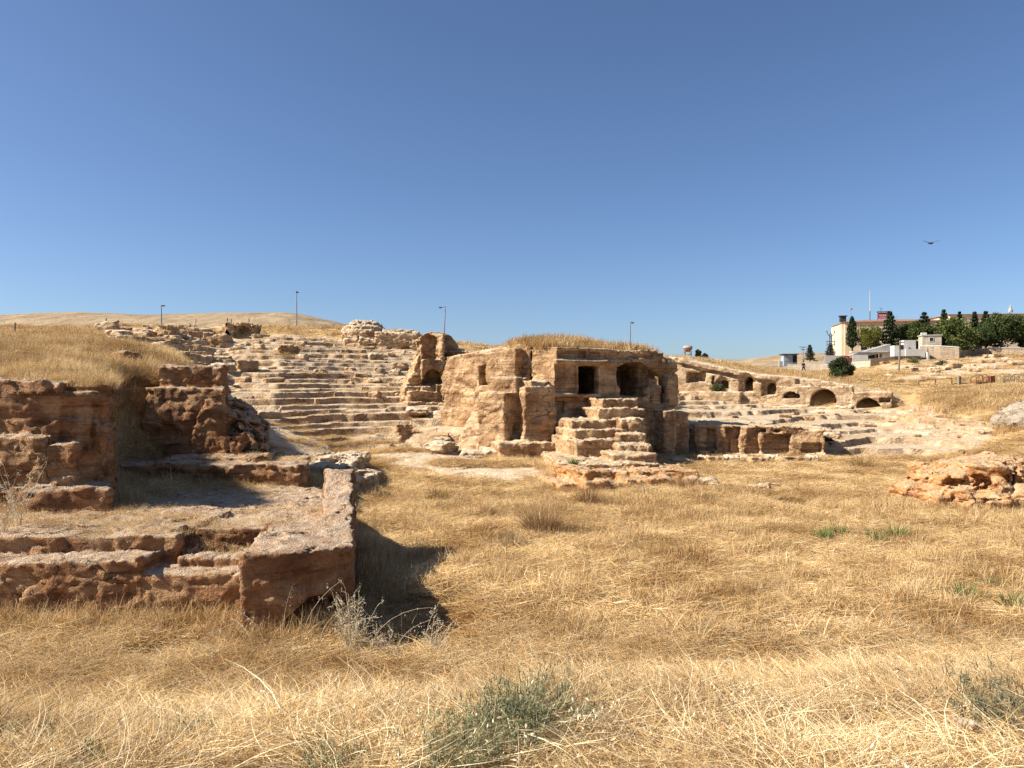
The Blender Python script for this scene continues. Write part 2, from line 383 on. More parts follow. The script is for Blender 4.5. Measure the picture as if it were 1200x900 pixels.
H = H * (1 - np.clip(mF, 0, 1)) + np.clip(mF, 0, 1) * (H0 + np.round((.12 * fbm2(XX * .35, YY * .55, 77, 2)) / .07) * .07 + .03 * rough_n + .05)
H = H + mB * (.22 * np.abs(fbm2(XX * .3, YY * .5, 88, 4)))
# dig the pit in the meadow where old foundations show (right of centre)
pit = soft(896, 900, 954, 960, PX) * soft(26.6, 27.0, 27.7, 28.3, DD + .25 * edge_n)
H = H - .35 * pit
pit2 = soft(128, 136, 188, 196, PX) * soft(11.9, 12.2, 12.7, 13.1, DD)
pit2 = pit2 + soft(196, 205, 262, 272, PX) * soft(12.3, 12.5, 12.7, 12.9, DD)
H = H - .4 * np.clip(pit2, 0, 1)
H = H - .38 * soft(395, 415, 540, 590, PX) * soft(11.8, 12.8, 14.6, 16.5, DD)
H = H + (.22 * fbm2(XX * .45, YY * .45, 47, 3) + .10 * fbm2(XX * 1.1, YY * 1.1, 49, 3)) * (1 - sstep(180, 260, PX)) * soft(20.5, 23, 45, 55, DD)

nA = fbm2(XX * .45, YY * .45, 301, 4)
rockm = np.zeros_like(H)
_gy = np.abs(np.gradient(H, axis=0) / np.gradient(DD, axis=0)); _gx = np.abs(np.gradient(H, axis=1) / np.gradient(XX, axis=1))
steep = np.maximum(_gy, _gx)
rockm = np.maximum(rockm, mL * np.clip(.22 + .95 * lipL + .5 * nA + (fL < 0.03) * (fL > -.1), 0, 1))
rockm = np.maximum(rockm, mU * np.clip(.35 + .7 * lipU + .6 * nA, 0, 1))
rockm = np.maximum(rockm, mR * np.clip(.62 + .5 * lipR + .55 * nA, 0, 1))
rockm = np.maximum(rockm, np.clip(mF, 0, 1) * np.clip(.62 + .9 * nA, 0, 1))
rockm = np.maximum(rockm, mB * np.clip(.50 + 1.3 * nA, 0, 1))
rockm = np.maximum(rockm, soft(395, 430, 850, 900, PX) * soft(74, 82, 110, 125, DD) * np.clip(.35 + 1.2 * nA, 0, 1))
rockm = np.maximum(rockm, soft(770, 790, 905, 925, PX) * soft(72, 75, 80, 90, DD) * np.clip(.5 + 1.0 * nA, 0, 1))
palem = np.clip(mR + mB * .7, 0, 1)

def make_ground_mat():
    m, nt, b = new_mat('ground_soil_and_rock')
    g = N(nt, 'ShaderNodeNewGeometry'); pos = g.outputs['Position']
    a1 = N(nt, 'ShaderNodeAttribute', attribute_name='rockm'); a2 = N(nt, 'ShaderNodeAttribute', attribute_name='palem')
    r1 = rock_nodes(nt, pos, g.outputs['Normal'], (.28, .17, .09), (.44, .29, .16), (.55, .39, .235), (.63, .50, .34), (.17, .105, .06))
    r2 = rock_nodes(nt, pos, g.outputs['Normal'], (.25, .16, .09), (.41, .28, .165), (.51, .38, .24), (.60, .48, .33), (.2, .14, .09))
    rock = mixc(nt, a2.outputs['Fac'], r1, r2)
    n = nz(nt, pos, .6, 8, .65); n2 = nz(nt, stretch(nt, pos, (1.0, 2.2, 1)), 9, 6, .7)
    so = ramp(nt, n, [(.3, (.34, .215, .10)), (.5, (.48, .33, .155)), (.72, (.56, .405, .20))])
    so = mixc(nt, .6, so, ramp(nt, n2, [(.3, (.55, .5, .45)), (.7, (1.2, 1.2, 1.15))]), 'MULTIPLY')
    f = mth(nt, 'ADD', a1.outputs['Fac'], mrange(nt, nz(nt, pos, 2.5, 6, .7), .3, .7, -.25, .25))
    L(nt, mixc(nt, mrange(nt, f, .35, .6), so, rock), b.inputs['Base Color'])
    L(nt, rock_bump(nt, pos, 1.0, .1), b.inputs['Normal'])
    b.inputs['Roughness'].default_value = .97; b.inputs['Specular IOR Level'].default_value = .08
    return m
M_GROUND = make_ground_mat()

def grid_mesh(name, r0, r1, smooth):
    nr = r1 - r0; nc = len(px_cols)
    v = np.stack([XX[r0:r1], YY[r0:r1], H[r0:r1]], -1).reshape(-1, 3)
    i = np.arange(nr * nc).reshape(nr, nc)
    f = np.stack([i[:-1, :-1], i[:-1, 1:], i[1:, 1:], i[1:, :-1]], -1).reshape(-1, 4)
    o = mesh_np(name, v, f, M_GROUND, None, smooth, attr={'rockm': rockm[r0:r1].ravel().copy(), 'palem': palem[r0:r1].ravel().copy()})
    tag(o, kind='structure'); return o
R40 = int(np.searchsorted(D_rows, 40.0))
grid_mesh('ground', 0, R40 + 1, True)
grid_mesh('hillside', R40, len(D_rows), False)

def gz(x, y):
    """terrain height at world x, y (arrays or floats)"""
    x = np.asarray(x, float); y = np.asarray(y, float)
    p = 600 + F * x / y
    r = np.clip(np.interp(y, D_rows, np.arange(len(D_rows))), 0, len(D_rows) - 1.001)
    c = np.clip(np.interp(p, px_cols, np.arange(len(px_cols))), 0, len(px_cols) - 1.001)
    r0 = r.astype(int); c0 = c.astype(int); fr = r - r0; fc = c - c0
    return (H[r0, c0] * (1 - fr) * (1 - fc) + H[r0 + 1, c0] * fr * (1 - fc) + H[r0, c0 + 1] * (1 - fr) * fc + H[r0 + 1, c0 + 1] * fr * fc)
def gmask(A, x, y):
    p = 600 + F * np.asarray(x) / np.asarray(y)
    r = np.clip(np.searchsorted(D_rows, y), 0, len(D_rows) - 1); c = np.clip(np.searchsorted(px_cols, p), 0, len(px_cols) - 1)
    return A[r, c]

# far hills
def far_hill():
    D = np.concatenate([np.arange(172, 480, 7.0), np.arange(480, 2600, 90.0)])
    P = np.arange(-900, 2300, 8.0)
    cp = [-900, -200, 0, 90, 170, 215, 260, 330, 350, 390, 440, 500, 600, 800, 870, 905, 935, 965, 1000, 1060, 1200, 1500, 2300]
    cy = [385, 373, 372, 368, 371.3, 369.8, 368.3, 368, 369.5, 378, 390, 402, 412, 422, 423, 418.5, 415.5, 415.5, 420, 424, 424, 420, 424]
    crest = np.interp(P, cp, cy)
    d, p = np.meshgrid(D, P, indexing='ij'); cr = CZ + (450 - np.interp(p, P, crest)) / F * 420
    x = (p - 600) / F * d
    t = sstep(172, 420, d)
    z = 3.5 * (1 - t) + cr * t + .9 * fbm2(x * .02, d * .02, 9, 4) * soft(180, 260, 380, 420, d) - sstep(430, 1500, d) * cr * .9
    i = np.arange(d.size).reshape(d.shape)
    f = np.stack([i[:-1, :-1], i[:-1, 1:], i[1:, 1:], i[1:, :-1]], -1).reshape(-1, 4)
    m, nt, b = new_mat('far_dry_hill')
    g = N(nt, 'ShaderNodeNewGeometry'); pos = g.outputs['Position']
    c = ramp(nt, nz(nt, stretch(nt, pos, (1, .5, 1)), .09, 12, .78), [(.36, (.20, .135, .075)), (.5, (.33, .235, .135)), (.62, (.43, .32, .19))])
    c = mixc(nt, mrange(nt, nz(nt, stretch(nt, pos, (1, .45, 1)), .30, 5, .75), .52, .62, 0, .62), c, (.17, .12, .065))
    c = mixc(nt, mrange(nt, nz(nt, stretch(nt, pos, (1, .5, 1)), .62, 2, .5), .64, .68, 0, .8), c, (.07, .07, .035))
    L(nt, c, b.inputs['Base Color'])
    o = mesh_np('hill', np.stack([x, d, z], -1).reshape(-1, 3), f, m, None, True)
    tag(o, kind='structure')
far_hill()

# ------------------------------------------------------------------ carved rock: distance fields meshed with surface nets
def surface_nets(f, o, h):
    s = f < 0; nx, ny, nz_ = f.shape
    c = np.zeros((nx - 1, ny - 1, nz_ - 1), np.uint8)
    for a in (0, 1):
        for b in (0, 1):
            for d in (0, 1): c += s[a:nx - 1 + a, b:ny - 1 + b, d:nz_ - 1 + d]
    act = (c > 0) & (c < 8)
    ci = np.argwhere(act); n = len(ci)
    idx = np.full(c.shape, -1, np.int32); idx[act] = np.arange(n, dtype=np.int32)
    acc = np.zeros((n, 3)); cnt = np.zeros(n)
    cor = [(a, b, d) for a in (0, 1) for b in (0, 1) for d in (0, 1)]
    fv = {q: f[ci[:, 0] + q[0], ci[:, 1] + q[1], ci[:, 2] + q[2]] for q in cor}
    for q in cor:
        for ax in range(3):
            if q[ax] == 0:
                w = list(q); w[ax] = 1; w = tuple(w)
                fa, fb = fv[q], fv[w]; m = (fa < 0) != (fb < 0)
                t = fa[m] / (fa[m] - fb[m])
                p = np.tile(np.array(q, float), (m.sum(), 1)); p[:, ax] = t
                acc[m] += p; cnt[m] += 1
    v = (ci + acc / cnt[:, None]) * h + np.array(o)
    quads = []
    for ax in range(3):
        a1, a2 = (ax + 1) % 3, (ax + 2) % 3
        sl0 = [slice(None)] * 3; sl1 = [slice(None)] * 3
        sl0[ax] = slice(0, -1); sl1[ax] = slice(1, None)
        for q in (a1, a2): sl0[q] = slice(1, -1); sl1[q] = slice(1, -1)
        A = s[tuple(sl0)]; B = s[tuple(sl1)]
        e = np.argwhere(A != B); ins = A[A != B]
        e[:, a1] += 1; e[:, a2] += 1
        def cell(d1, d2):
            q = e.copy(); q[:, a1] -= d1; q[:, a2] -= d2
            return idx[q[:, 0], q[:, 1], q[:, 2]]
        qd = np.stack([cell(1, 1), cell(0, 1), cell(0, 0), cell(1, 0)], -1)
        qd[~ins] = qd[~ins][:, ::-1]
        quads.append(qd)
    return v, np.concatenate(quads)

def sdbox(x, y, z, c, h, rot=0.0, r=0.06):
    r = r * .45
    dx = x - c[0]; dy = y - c[1]
    if rot:
        cs, sn = math.cos(rot), math.sin(rot); dx, dy = dx * cs + dy * sn, -dx * sn + dy * cs
    qx = np.abs(dx) - (h[0] - r); qy = np.abs(dy) - (h[1] - r); qz = np.abs(z - c[2]) - (h[2] - r)
    return np.sqrt(np.maximum(qx, 0) ** 2 + np.maximum(qy, 0) ** 2 + np.maximum(qz, 0) ** 2) + np.minimum(np.maximum(np.maximum(qx, qy), qz), 0) - r
def bx(x, y, z, x0, x1, y0, y1, z0, z1, rot=0.0, r=.06):
    return sdbox(x, y, z, ((x0 + x1) / 2, (y0 + y1) / 2, (z0 + z1) / 2), ((x1 - x0) / 2, (y1 - y0) / 2, (z1 - z0) / 2), rot, r)
def ell(x, y, z, c, r):
    k = np.sqrt(((x - c[0]) / r[0]) ** 2 + ((y - c[1]) / r[1]) ** 2 + ((z - c[2]) / r[2]) ** 2)
    return (k - 1) * min(r)
def arch(x, y, z, xc, w, z0, z1, y0, y1):
    """doorway with a round head: half width w, springing so that the crown is at z1"""
    zs = max(z1 - w, z0)
    ry = (z1 - zs)
    box_ = bx(x, y, z, xc - w, xc + w, y0, y1, z0 - .0, zs, 0, .03)
    cyl = np.maximum((np.sqrt(((x - xc) / w) ** 2 + ((z - zs) / max(ry, .05)) ** 2) - 1) * min(w, ry), np.abs(y - (y0 + y1) / 2) - (y1 - y0) / 2)
    cyl = np.maximum(cyl, z0 - z)
    return np.minimum(box_, cyl)
U = np.minimum
def SUB(a, b): return np.maximum(a, -b)
def SU(a, b, k):
    t = np.clip(.5 + .5 * (b - a) / k, 0, 1); return b * (1 - t) + a * t - k * t * (1 - t)

def chips(x, y, z, seed):
    """fracture facets: every cell of a jittered lattice tilts its piece of surface its own way"""
    xi = np.floor(x - .5).astype(np.int32); yi = np.floor(y - .5).astype(np.int32); zi = np.floor(z - .5).astype(np.int32)
    best = np.full(x.shape, 9e9, np.float32); val = np.zeros_like(best)
    for a in (0, 1):
        for b in (0, 1):
            for c in (0, 1):
                i, j, k = xi + a, yi + b, zi + c
                dx = x - (i + .5 + .42 * _h(i, j, k, seed)); dy = y - (j + .5 + .42 * _h(i, j, k, seed + 1)); dz = z - (k + .5 + .42 * _h(i, j, k, seed + 2))
                d2 = dx * dx + dy * dy + dz * dz
                m = d2 < best
                v = _h(i, j, k, seed + 3) * dx + _h(i, j, k, seed + 4) * dy + _h(i, j, k, seed + 5) * dz + .35 * _h(i, j, k, seed + 6)
                best = np.where(m, d2, best); val = np.where(m, v, val)
    return val

TOPS = {}
def make_rock(name, org, rot, lo, hi, h, sdf, mat, parent=None, seed=1, warp=(.12, .9), disp=((.10, 1.1), (.05, 2.7), (.025, 6.5)), parts=None, key=None, strata=0.04, smooth=True, rough=1.0, chip=1.0, calm=None):
    xs = np.arange(lo[0], hi[0] + h, h, dtype=np.float32); ys = np.arange(lo[1], hi[1] + h, h, dtype=np.float32); zs = np.arange(lo[2], hi[2] + h, h, dtype=np.float32)
    x = xs[:, None, None]; y = ys[None, :, None]; z = zs[None, None, :]
    # low-frequency warp on a coarse lattice, stretched to the full one
    st = max(1, int(round(.35 / warp[1] / h / 1.0)))
    def wfield(sd):
        xc = xs[::st]; yc = ys[::st]; zc = zs[::st]
        if xc[-1] < xs[-1]: xc = np.append(xc, xs[-1])
        if yc[-1] < ys[-1]: yc = np.append(yc, ys[-1])
        if zc[-1] < zs[-1]: zc = np.append(zc, zs[-1])
        g = noise3((xc * warp[1])[:, None, None], (yc * warp[1])[None, :, None], (zc * warp[1] * 1.3)[None, None, :], sd)
        g = g + .5 * noise3((xc * warp[1] * 2.1)[:, None, None], (yc * warp[1] * 2.1)[None, :, None], (zc * warp[1] * 2.6)[None, None, :], sd + 5)
        for ax, (full, co) in enumerate(((xs, xc), (ys, yc), (zs, zc))):
            i = np.clip(np.searchsorted(co, full, side='right') - 1, 0, len(co) - 2); t = ((full - co[i]) / (co[i + 1] - co[i])).astype(np.float32)
            sh = [1, 1, 1]; sh[ax] = -1
            g = np.take(g, i, ax) * (1 - t.reshape(sh)) + np.take(g, i + 1, ax) * t.reshape(sh)
        return (warp[0] * g).astype(np.float32)
    d = sdf(x + .6 * wfield(seed), y + .6 * wfield(seed + 1), z + .35 * wfield(seed + 2)).astype(np.float32)
    d = np.broadcast_to(d, (len(xs), len(ys), len(zs))).copy()
    band = np.argwhere(np.abs(d) < .45)
    bxp = xs[band[:, 0]]; byp = ys[band[:, 1]]; bzp = zs[band[:, 2]]
    dd = np.zeros(len(band), np.float32)
    for a, fq in disp:
        n = noise3(bxp * fq + 3.1, byp * fq + 7.7, bzp * fq * 1.4, seed + int(fq * 10))
        dd += a * n * (.45 if fq < 2.0 else .85)
    # chipped hollows and open joints
    for fq, a, wd in ((.5, .09, .028), (1.3, .035, .035)):
        n = noise3(bxp * fq + 31, byp * fq + 5, bzp * fq * 1.9, seed + 301 + int(fq * 7))
        dd += rough * a * np.exp(-(n / wd) ** 2)
    for fq, a in ((1.15, .15), (2.9, .085), (6.5, .045)):
        if fq * h > .45: continue
        dd += chip * a * chips(bxp * fq, byp * fq, bzp * fq * 1.5, seed + int(fq * 31))
    n = noise3(bxp * 11, byp * 11, bzp * 12, seed + 403); dd += rough * .018 * n
    if strata:
        lay = bzp + .35 * noise3(bxp * .5, byp * .5, bzp * .5, seed + 77)
        dd += strata * noise3(bxp * .25, byp * .25, lay * 4.5, seed + 78)
    if calm is not None: dd *= calm(bxp, byp, bzp)
    d[band[:, 0], band[:, 1], band[:, 2]] += dd
    v, q = surface_nets(d, lo, h)
    if key:
        ins = d < 0
        top = np.where(ins.any(2), zs[len(zs) - 1 - np.argmax(ins[:, :, ::-1], axis=2)], -99.0)
        TOPS[key] = (org, rot, lo, h, top)
    ctr = v[q].mean(1)
    done = np.zeros(len(q), bool); chunks = []
    if parts:
        for pn, fn, pm in parts:
            m = fn(ctr[:, 0], ctr[:, 1], ctr[:, 2]) & ~done; done |= m; chunks.append((pn, q[m], pm))
    def sub(qs):
        u, inv = np.unique(qs.ravel(), return_inverse=True); return v[u], inv.reshape(-1, 4)
    vv, qq = sub(q[~done])
    o = mesh_np(name, vv, qq, mat, parent, smooth)
    if parent is None:
        o.location = org; o.rotation_euler = (0, 0, rot)
    for pn, qs, pm in chunks:
        if len(qs):
            a, b_ = sub(qs); mesh_np(pn, a, b_, pm or mat, o, smooth)
    return o
def rock_top(key, x, y):
    org, rot, lo, h, top = TOPS[key]
    dx = x - org[0]; dy = y - org[1]; c, s = math.cos(rot), math.sin(rot)
    u = dx * c + dy * s; w = -dx * s + dy * c
    i = np.round((u - lo[0]) / h).astype(int); j = np.round((w - lo[1]) / h).astype(int)
    ok = (i >= 0) & (j >= 0) & (i < top.shape[0]) & (j < top.shape[1])
    z = np.where(ok, top[np.clip(i, 0, top.shape[0] - 1), np.clip(j, 0, top.shape[1] - 1)], -99.0)
    return np.where(z > -50, z + org[2], -99.0)

# ------------------------------------------------------------------ main rock-cut tomb
MR0 = (2.3, 42.0, 0.0); MRR = .315
_c, _s = math.cos(MRR), math.sin(MRR)
def fu(px):
    t = (px - 600) / F; return (t * MR0[1] - MR0[0]) / (_c - t * _s)
def fw(px, py):
    return Z(py, MR0[1] + fu(px) * _s)
U1, U2 = fu(677.6), fu(701.5); V1, V2 = fu(725), fu(761)
W1, W2 = fw(690, 462), fw(690, 429); A1, A2 = fw(742, 466), fw(742, 423)
def main_sdf(x, y, z):
    n1 = (-.891 * x - .453 * y) - .10 * (3 - z) * .6
    body = np.maximum(np.maximum(-y + .02 * (z - 3), n1), np.maximum(x - 7.35 + .25 * (z - 3), y - 8.5))
    topz = 6.2 + .5 * np.exp(-((x - 1.5) / 3.2) ** 2) * np.clip((y - 1.0) / 2.0, 0, 1) - .06 * np.maximum(x - 3.0, 0) - .16 * np.maximum(x - 6.2, 0) - .10 * np.maximum(-x - 1.0, 0)
    d = np.maximum(body, z - topz)
    # rounded far-left shoulder and projecting bays of the lit flank
    d = U(d, np.maximum(sdbox(x, y, z, (-1.05, 4.05, 2.6), (1.5, 1.7, 3.62), -.98, .2), z - 6.25 + .12 * (y - 2)))
    d = SUB(d, bx(x, y, z, -.93, -.82, .4, 2.6, 3.9, 6.8, -.5, .02))          # tall crack
    d = SUB(d, sdbox(x, y, z, (-2.95, 3.9, 4.72), (1.1, .25, .58), .50, .03))    # narrow side doorway
    d = U(d, bx(x, y, z, -1.95, -.15, -.75, 2.2, -1, 4.05, -.02, .10))         # buttress
    d = U(d, bx(x, y, z, -1.75, -.35, -.55, 1.9, 3.6, 4.35, .1, .1))
    d = U(d, sdbox(x, y, z, (-1.7, 1.9, 1.7), (.85, 1.5, 2.85), -.75, .12))     # steps above it
    d = U(d, sdbox(x, y, z, (-2.0, 1.5, 1.4), (.9, 1.8, 2.35), -.95, .12))
    d = U(d, np.maximum(sdbox(x, y, z, (-2.3, 2.6, 1.0), (1.5, 3.2, 2.6), -.98, .2), (-.83 * x - .55 * y - .3) * .8 + (z - 2.2) * .55 - 1.0))
    d = U(d, bx(x, y, z, -2.3, -.2, .15, 3.0, -1, 3.75, -.12, .15))
    d = U(d, bx(x, y, z, -3.4, -.2, -1.5, 2.4, -1, 1.15, -.1, .15))            # foot
    d = SUB(d, bx(x, y, z, -2.35, -2.0, -.6, .6, 1.5, 2.0, -.3, .05))        # small niche at the foot
    # facade
    d = U(d, bx(x, y, z, .05, 3.2, -.16, 1, 5.28, 5.52, 0, .05))               # cornice over the door
    d = SUB(d, bx(x, y, z, .25, 1.9, -.5, .28, 5.62, 6.02, 0, .05))
    d = SUB(d, bx(x, y, z, 2.05, 2.75, -.5, .3, 5.68, 5.95, 0, .05))
    d = SUB(d, bx(x, y, z, 3.0, 6.0, -.5, .22, 5.55, 5.85, 0, .05))
    d = SUB(d, bx(x, y, z, .12, 1.28, -.4, .22, 3.70, 5.22, 0, .05))           # panel left of the door
    d = SUB(d, bx(x, y, z, 2.78, 3.70, -.4, .15, 3.3, 5.2, 0, .05))
    d = U(d, bx(x, y, z, 0.02, 1.35, -.14, .6, 3.5, 3.66, 0, .05))
    d = SUB(d, bx(x, y, z, .10, 3.2, -.4, .26, 2.45, 3.45, 0, .05))            # lower panel
    d = SUB(d, bx(x, y, z, .15, .75, -.3, .45, 2.55, 3.2, 0, .12))
    d = SUB(d, bx(x, y, z, 1.9, 2.15, -.3, .5, 3.22, 3.42, 0, .03))
    d = U(d, bx(x, y, z, U1 - .12, U2 + .14, -.10, .6, W1 - .2, W1, 0, .04))   # threshold
    d = SUB(d, bx(x, y, z, U1, U2, -1, 3.2, W1, W2, 0, .04))                   # doorway
    d = SUB(d, bx(x, y, z, .7, 3.3, .75, 4.6, 3.5, 5.35, 0, .05))                # chamber behind it
    cv = SU(bx(x, y, z, V1 + .05, V2 - .08, -1, 3.6, A1, A2 - .32, 0, .35), ell(x, y, z, ((V1 + V2) / 2, .8, A2 - .95), (1.02, 2.4, .95)), .25)
    d = SUB(d, cv)
    # broken right-hand corner: hollow with stumps of masonry and boulders in it
    d = SUB(d, bx(x, y, z, 5.85, 9, -1.6, 1.5, 3.1, 5.15, .1, .2))
    d = U(d, bx(x, y, z, 5.82, 6.5, -.05, .7, 3.0, 4.1, .35, .2))
    d = U(d, bx(x, y, z, 5.9, 6.4, .1, .7, 3.9, 4.5, -.2, .2))
    d = U(d, bx(x, y, z, 6.75, 7.55, -.1, .9, 2.9, 4.75, .15, .25))
    d = U(d, ell(x, y, z, (6.9, .9, 5.2), (1.0, 1.0, .6)))
    d = SUB(d, bx(x, y, z, 4.0, 5.0, -1, .35, 1.0, 3.1, 0, .1))
    d = U(d, bx(x, y, z, 5.15, 5.65, -.25, .6, -1, 3.0, .05, .08))
    d = U(d, bx(x, y, z, 6.05, 6.95, -.85, .8, -1, 2.75, .2, .3))              # rounded pier
    d = U(d, bx(x, y, z, 6.6, 8.1, -.2, 4, -1, 2.6, .1, .35))
    d = U(d, bx(x, y, z, 7.0, 8.7, .6, 5, -1, 1.7, .1, .35))
    return d
rock_parts = [
    ('doorway', lambda x, y, z: (x > U1 - .06) & (x < U2 + .06) & (z > W1 - .06) & (z < W2 + .06) & (y > .10) & (y < .9), None),
    ('cave_mouth', lambda x, y, z: (x > V1 - .2) & (x < V2 + .2) & (z > A1 - .15) & (z < A2 + .2) & (y > .12) & (y < 3.8), None),
    ('side_buttress', lambda x, y, z: (x > -2.3) & (x < -.02) & (y < 1.2) & (z < 4.5) & (z > 1.12), None),
    ('stone_pier', lambda x, y, z: (x > 5.9) & (x < 7.1) & (y < -.3) & (z < 2.95) & (z > -.2), None),
    ('cornice', lambda x, y, z: (x > .0) & (x < 3.3) & (y < .04) & (z > 5.22) & (z < 5.58), None),
    ('grassy_top', lambda x, y, z: (z > 5.2) & (y > .45) & (x + 1.97 * y > 1.2), None),
]
main = make_rock('rock_tomb', MR0, MRR, (-5.2, -1.9, -.5), (9.2, 8.8, 6.9), .062, main_sdf, M_ROCK, seed=11, key='main', parts=rock_parts,
                 warp=(.11, .55), rough=.7, chip=.27, calm=lambda x, y, z: 1 - .75 * ((x > -.1) & (x < 3.75) & (z > 3.3) & (y > -.4) & (y < 1.2)), disp=((.11, .9), (.06, 2.3), (.03, 6.0)))
tag(main, 'massive tan rock-cut tomb with square doorway, arched cave and steps in front', 'rock tomb')

# stairs hewn in front, their own frame parallel to the steps
ST0 = (2.47, 42.0, 0.0)
def stair_sdf(x, y, z):   # y negative = towards the viewer, D = 42 + y
    def st(px0, px1, D0, D1, z1, r=.06, rot=0.0, z0=-1.0):
        Dm = D0
        return bx(x, y, z, X(px0, Dm) - 2.35, X(px1, Dm) - 2.35, D0 - 42, D1 - 42, z0, z1, rot + .22, r)
    d = st(656, 722, 37.0, 42.6, 1.50)
    d = U(d, st(657, 722, 38.05, 42.6, 1.95)); d = U(d, st(657, 723, 39.1, 42.6, 2.38))
    d = U(d, st(716, 748, 38.6, 42.8, 2.48, .08, -.06)); d = U(d, st(715, 745, 37.3, 42.6, 1.78, .08, -.08))
    d = U(d, st(713, 752, 36.2, 41, 1.36, .1, -.06)); d = U(d, st(706, 758, 34.9, 40, 1.02, .1, -.10))
    d = U(d, st(688, 746, 40.0, 43.5, 2.95, .07, .02)); d = U(d, st(693, 738, 41.0, 44, 3.42, .07, .05))
    d = U(d, st(646, 762, 33.6, 40, .72, .12, -.12))
    d = U(d, st(652, 782, 32.6, 39, .50, .12, -.14))
    return d
stair = make_rock('staircase', ST0, 0.0, (-1.3, -9.9, -.4), (6.9, 1.9, 3.9), .055, stair_sdf, M_ROCK, parent=None, seed=23, key='stair',
                  warp=(.10, 1.1), rough=.7, chip=.34, disp=((.07, 1.6), (.05, 4.0), (.03, 8.0)))
stair.parent = main; stair.matrix_parent_inverse = Matrix()
# place the child in the tomb's local frame
_Mi = (Matrix.Translation(MR0) @ Matrix.Rotation(MRR, 4, 'Z')).inverted()
stair.matrix_basis = _Mi @ Matrix.Translation(ST0)

# front ledge with the broken orange corner
def ledge_sdf(x, y, z):   # world frame about (0,31,0)
    d = bx(x, y, z, X(690, 31), X(788, 31.3), -.1, 4, -.6, .40, .02, .10)
    d = U(d, bx(x, y, z, X(664, 32), X(820, 32), 1.4, 5, -.6, .55, .0, .10))
    d = U(d, bx(x, y, z, X(672, 30.4), X(700, 30.4), -1.0, 3, -.6, .42, .25, .2))
    d = U(d, bx(x, y, z, X(668, 30.4), X(690, 30.4), -.3, 3, -.6, .72, .35, .2))
    d = U(d, bx(x, y, z, X(640, 31), X(668, 31), -.2, 3, -.6, .22, .3, .12))
    d = SUB(d, bx(x, y, z, X(702, 32), X(728, 32), -1, 1.6, .25, 1.2, .2, .1))
    return d
lg = make_rock('rock_ledge', (0, 31, 0), 0, (1.0, -1.6, -.3), (8.6, 4.6, 1.1), .05, ledge_sdf, M_ROCKO, seed=35, key='ledge', chip=.6, warp=(.16, 1.3),
               disp=((.10, 1.5), (.05, 3.8), (.02, 9)))
tag(lg, 'low orange-brown broken rock ledge at the foot of the tomb steps', 'rock ledge')

# ------------------------------------------------------------------ twin-niche tower tomb on the left slope
T0 = (X(476, 55), 55.0, 2.6); SC = 55 / F
def tx(px): return (px - 476) * SC * 1.07
def tz(py): return Z(py, 55) - 2.6
def tower_sdf(x, y, z):
    d = bx(x, y, z, tx(491), tx(545), 0, 3.0, -1.5, tz(408), 0, .2)
    d = U(d, bx(x, y, z, tx(483), tx(545), .2, 3.0, -1.5, tz(440), 0, .2))
    d = SU(d, ell(x, y, z, (tx(514), 1.3, tz(412)), (1.75, 1.45, 1.55)), .15)
    left = -(x - tx(493) - .0) * .98 - (z - tz(390)) * .2
    d = np.maximum(d, left - .0)
    d = U(d, np.maximum(bx(x, y, z, tx(466), tx(500), .1, 2.5, -1.5, tz(418), 0, .1), -(x - tx(470)) * .93 + (z - tz(470)) * .40))
    # left bay projects
    d = U(d, bx(x, y, z, tx(492), tx(517), -.35, 2.0, -1.5, tz(396), 0, .15))
    d = U(d, bx(x, y, z, tx(514), tx(517.5), -.45, 1.0, tz(432), tz(391), 0, .08))
    d = SUB(d, arch(x, y, z, tx(503), .66, tz(421), tz(390), -1.2, 1.5))
    d = U(d, bx(x, y, z, tx(493), tx(517), -.1, .7, tz(424), tz(421), 0, .05))
    d = SUB(d, arch(x, y, z, tx(505.5), .66, tz(452.5), tz(432), -1.4, 1.2))
    d = SUB(d, bx(x, y, z, tx(478), tx(506), -1.4, .6, tz(452.5), tz(444), 0, .15))
    # stepped recess on the right half
    d = SUB(d, bx(x, y, z, tx(517.5), tx(546), -1.4, .9, tz(410.5), tz(386), 0, .05))
    d = SUB(d, bx(x, y, z, tx(517.5), tx(546), -1.4, .6, tz(418.5), tz(411.5), 0, .05))
    d = SUB(d, bx(x, y, z, tx(518), tx(546), -1.4, .32, tz(425.5), tz(419.5), 0, .05))
    d = U(d, bx(x, y, z, tx(524), tx(537), -.55, 1, -1, tz(428), .1, .12))
    d = SUB(d, arch(x, y, z, tx(529.5), .48, tz(449.5), tz(442), -1.4, .2))
    d = U(d, bx(x, y, z, tx(476), tx(509), -.9, 1.2, -1.6, tz(459), .05, .12))
    d = U(d, bx(x, y, z, tx(508), tx(541), -.7, 1.2, -1.6, tz(451), .0, .12))
    d = U(d, bx(x, y, z, tx(472), tx(512), -1.5, 1.2, -1.6, tz(471), .05, .15))
    return d
tw = make_rock('niche_tomb', T0, 0.30, (-1.0, -1.8, -1.0), (5.2, 2.9, 5.9), .05, tower_sdf, M_ROCK, seed=47, chip=.42, rough=.7, warp=(.09, 1.1), disp=((.07, 1.2), (.04, 3.2), (.02, 8)),
    parts=[('upper_niche', lambda x, y, z: (x > tx(491.5)) & (x < tx(514.5)) & (z > tz(421.3)) & (z < tz(388)) & (y > -.2) & (y < 1.1), None),
           ('lower_niche', lambda x, y, z: (x > tx(493)) & (x < tx(518)) & (z > tz(453)) & (z < tz(431)) & (y > -.2) & (y < 1.35), None)])
tag(tw, 'tall broken tomb front with two stacked round niches on the left terraces', 'rock tomb')

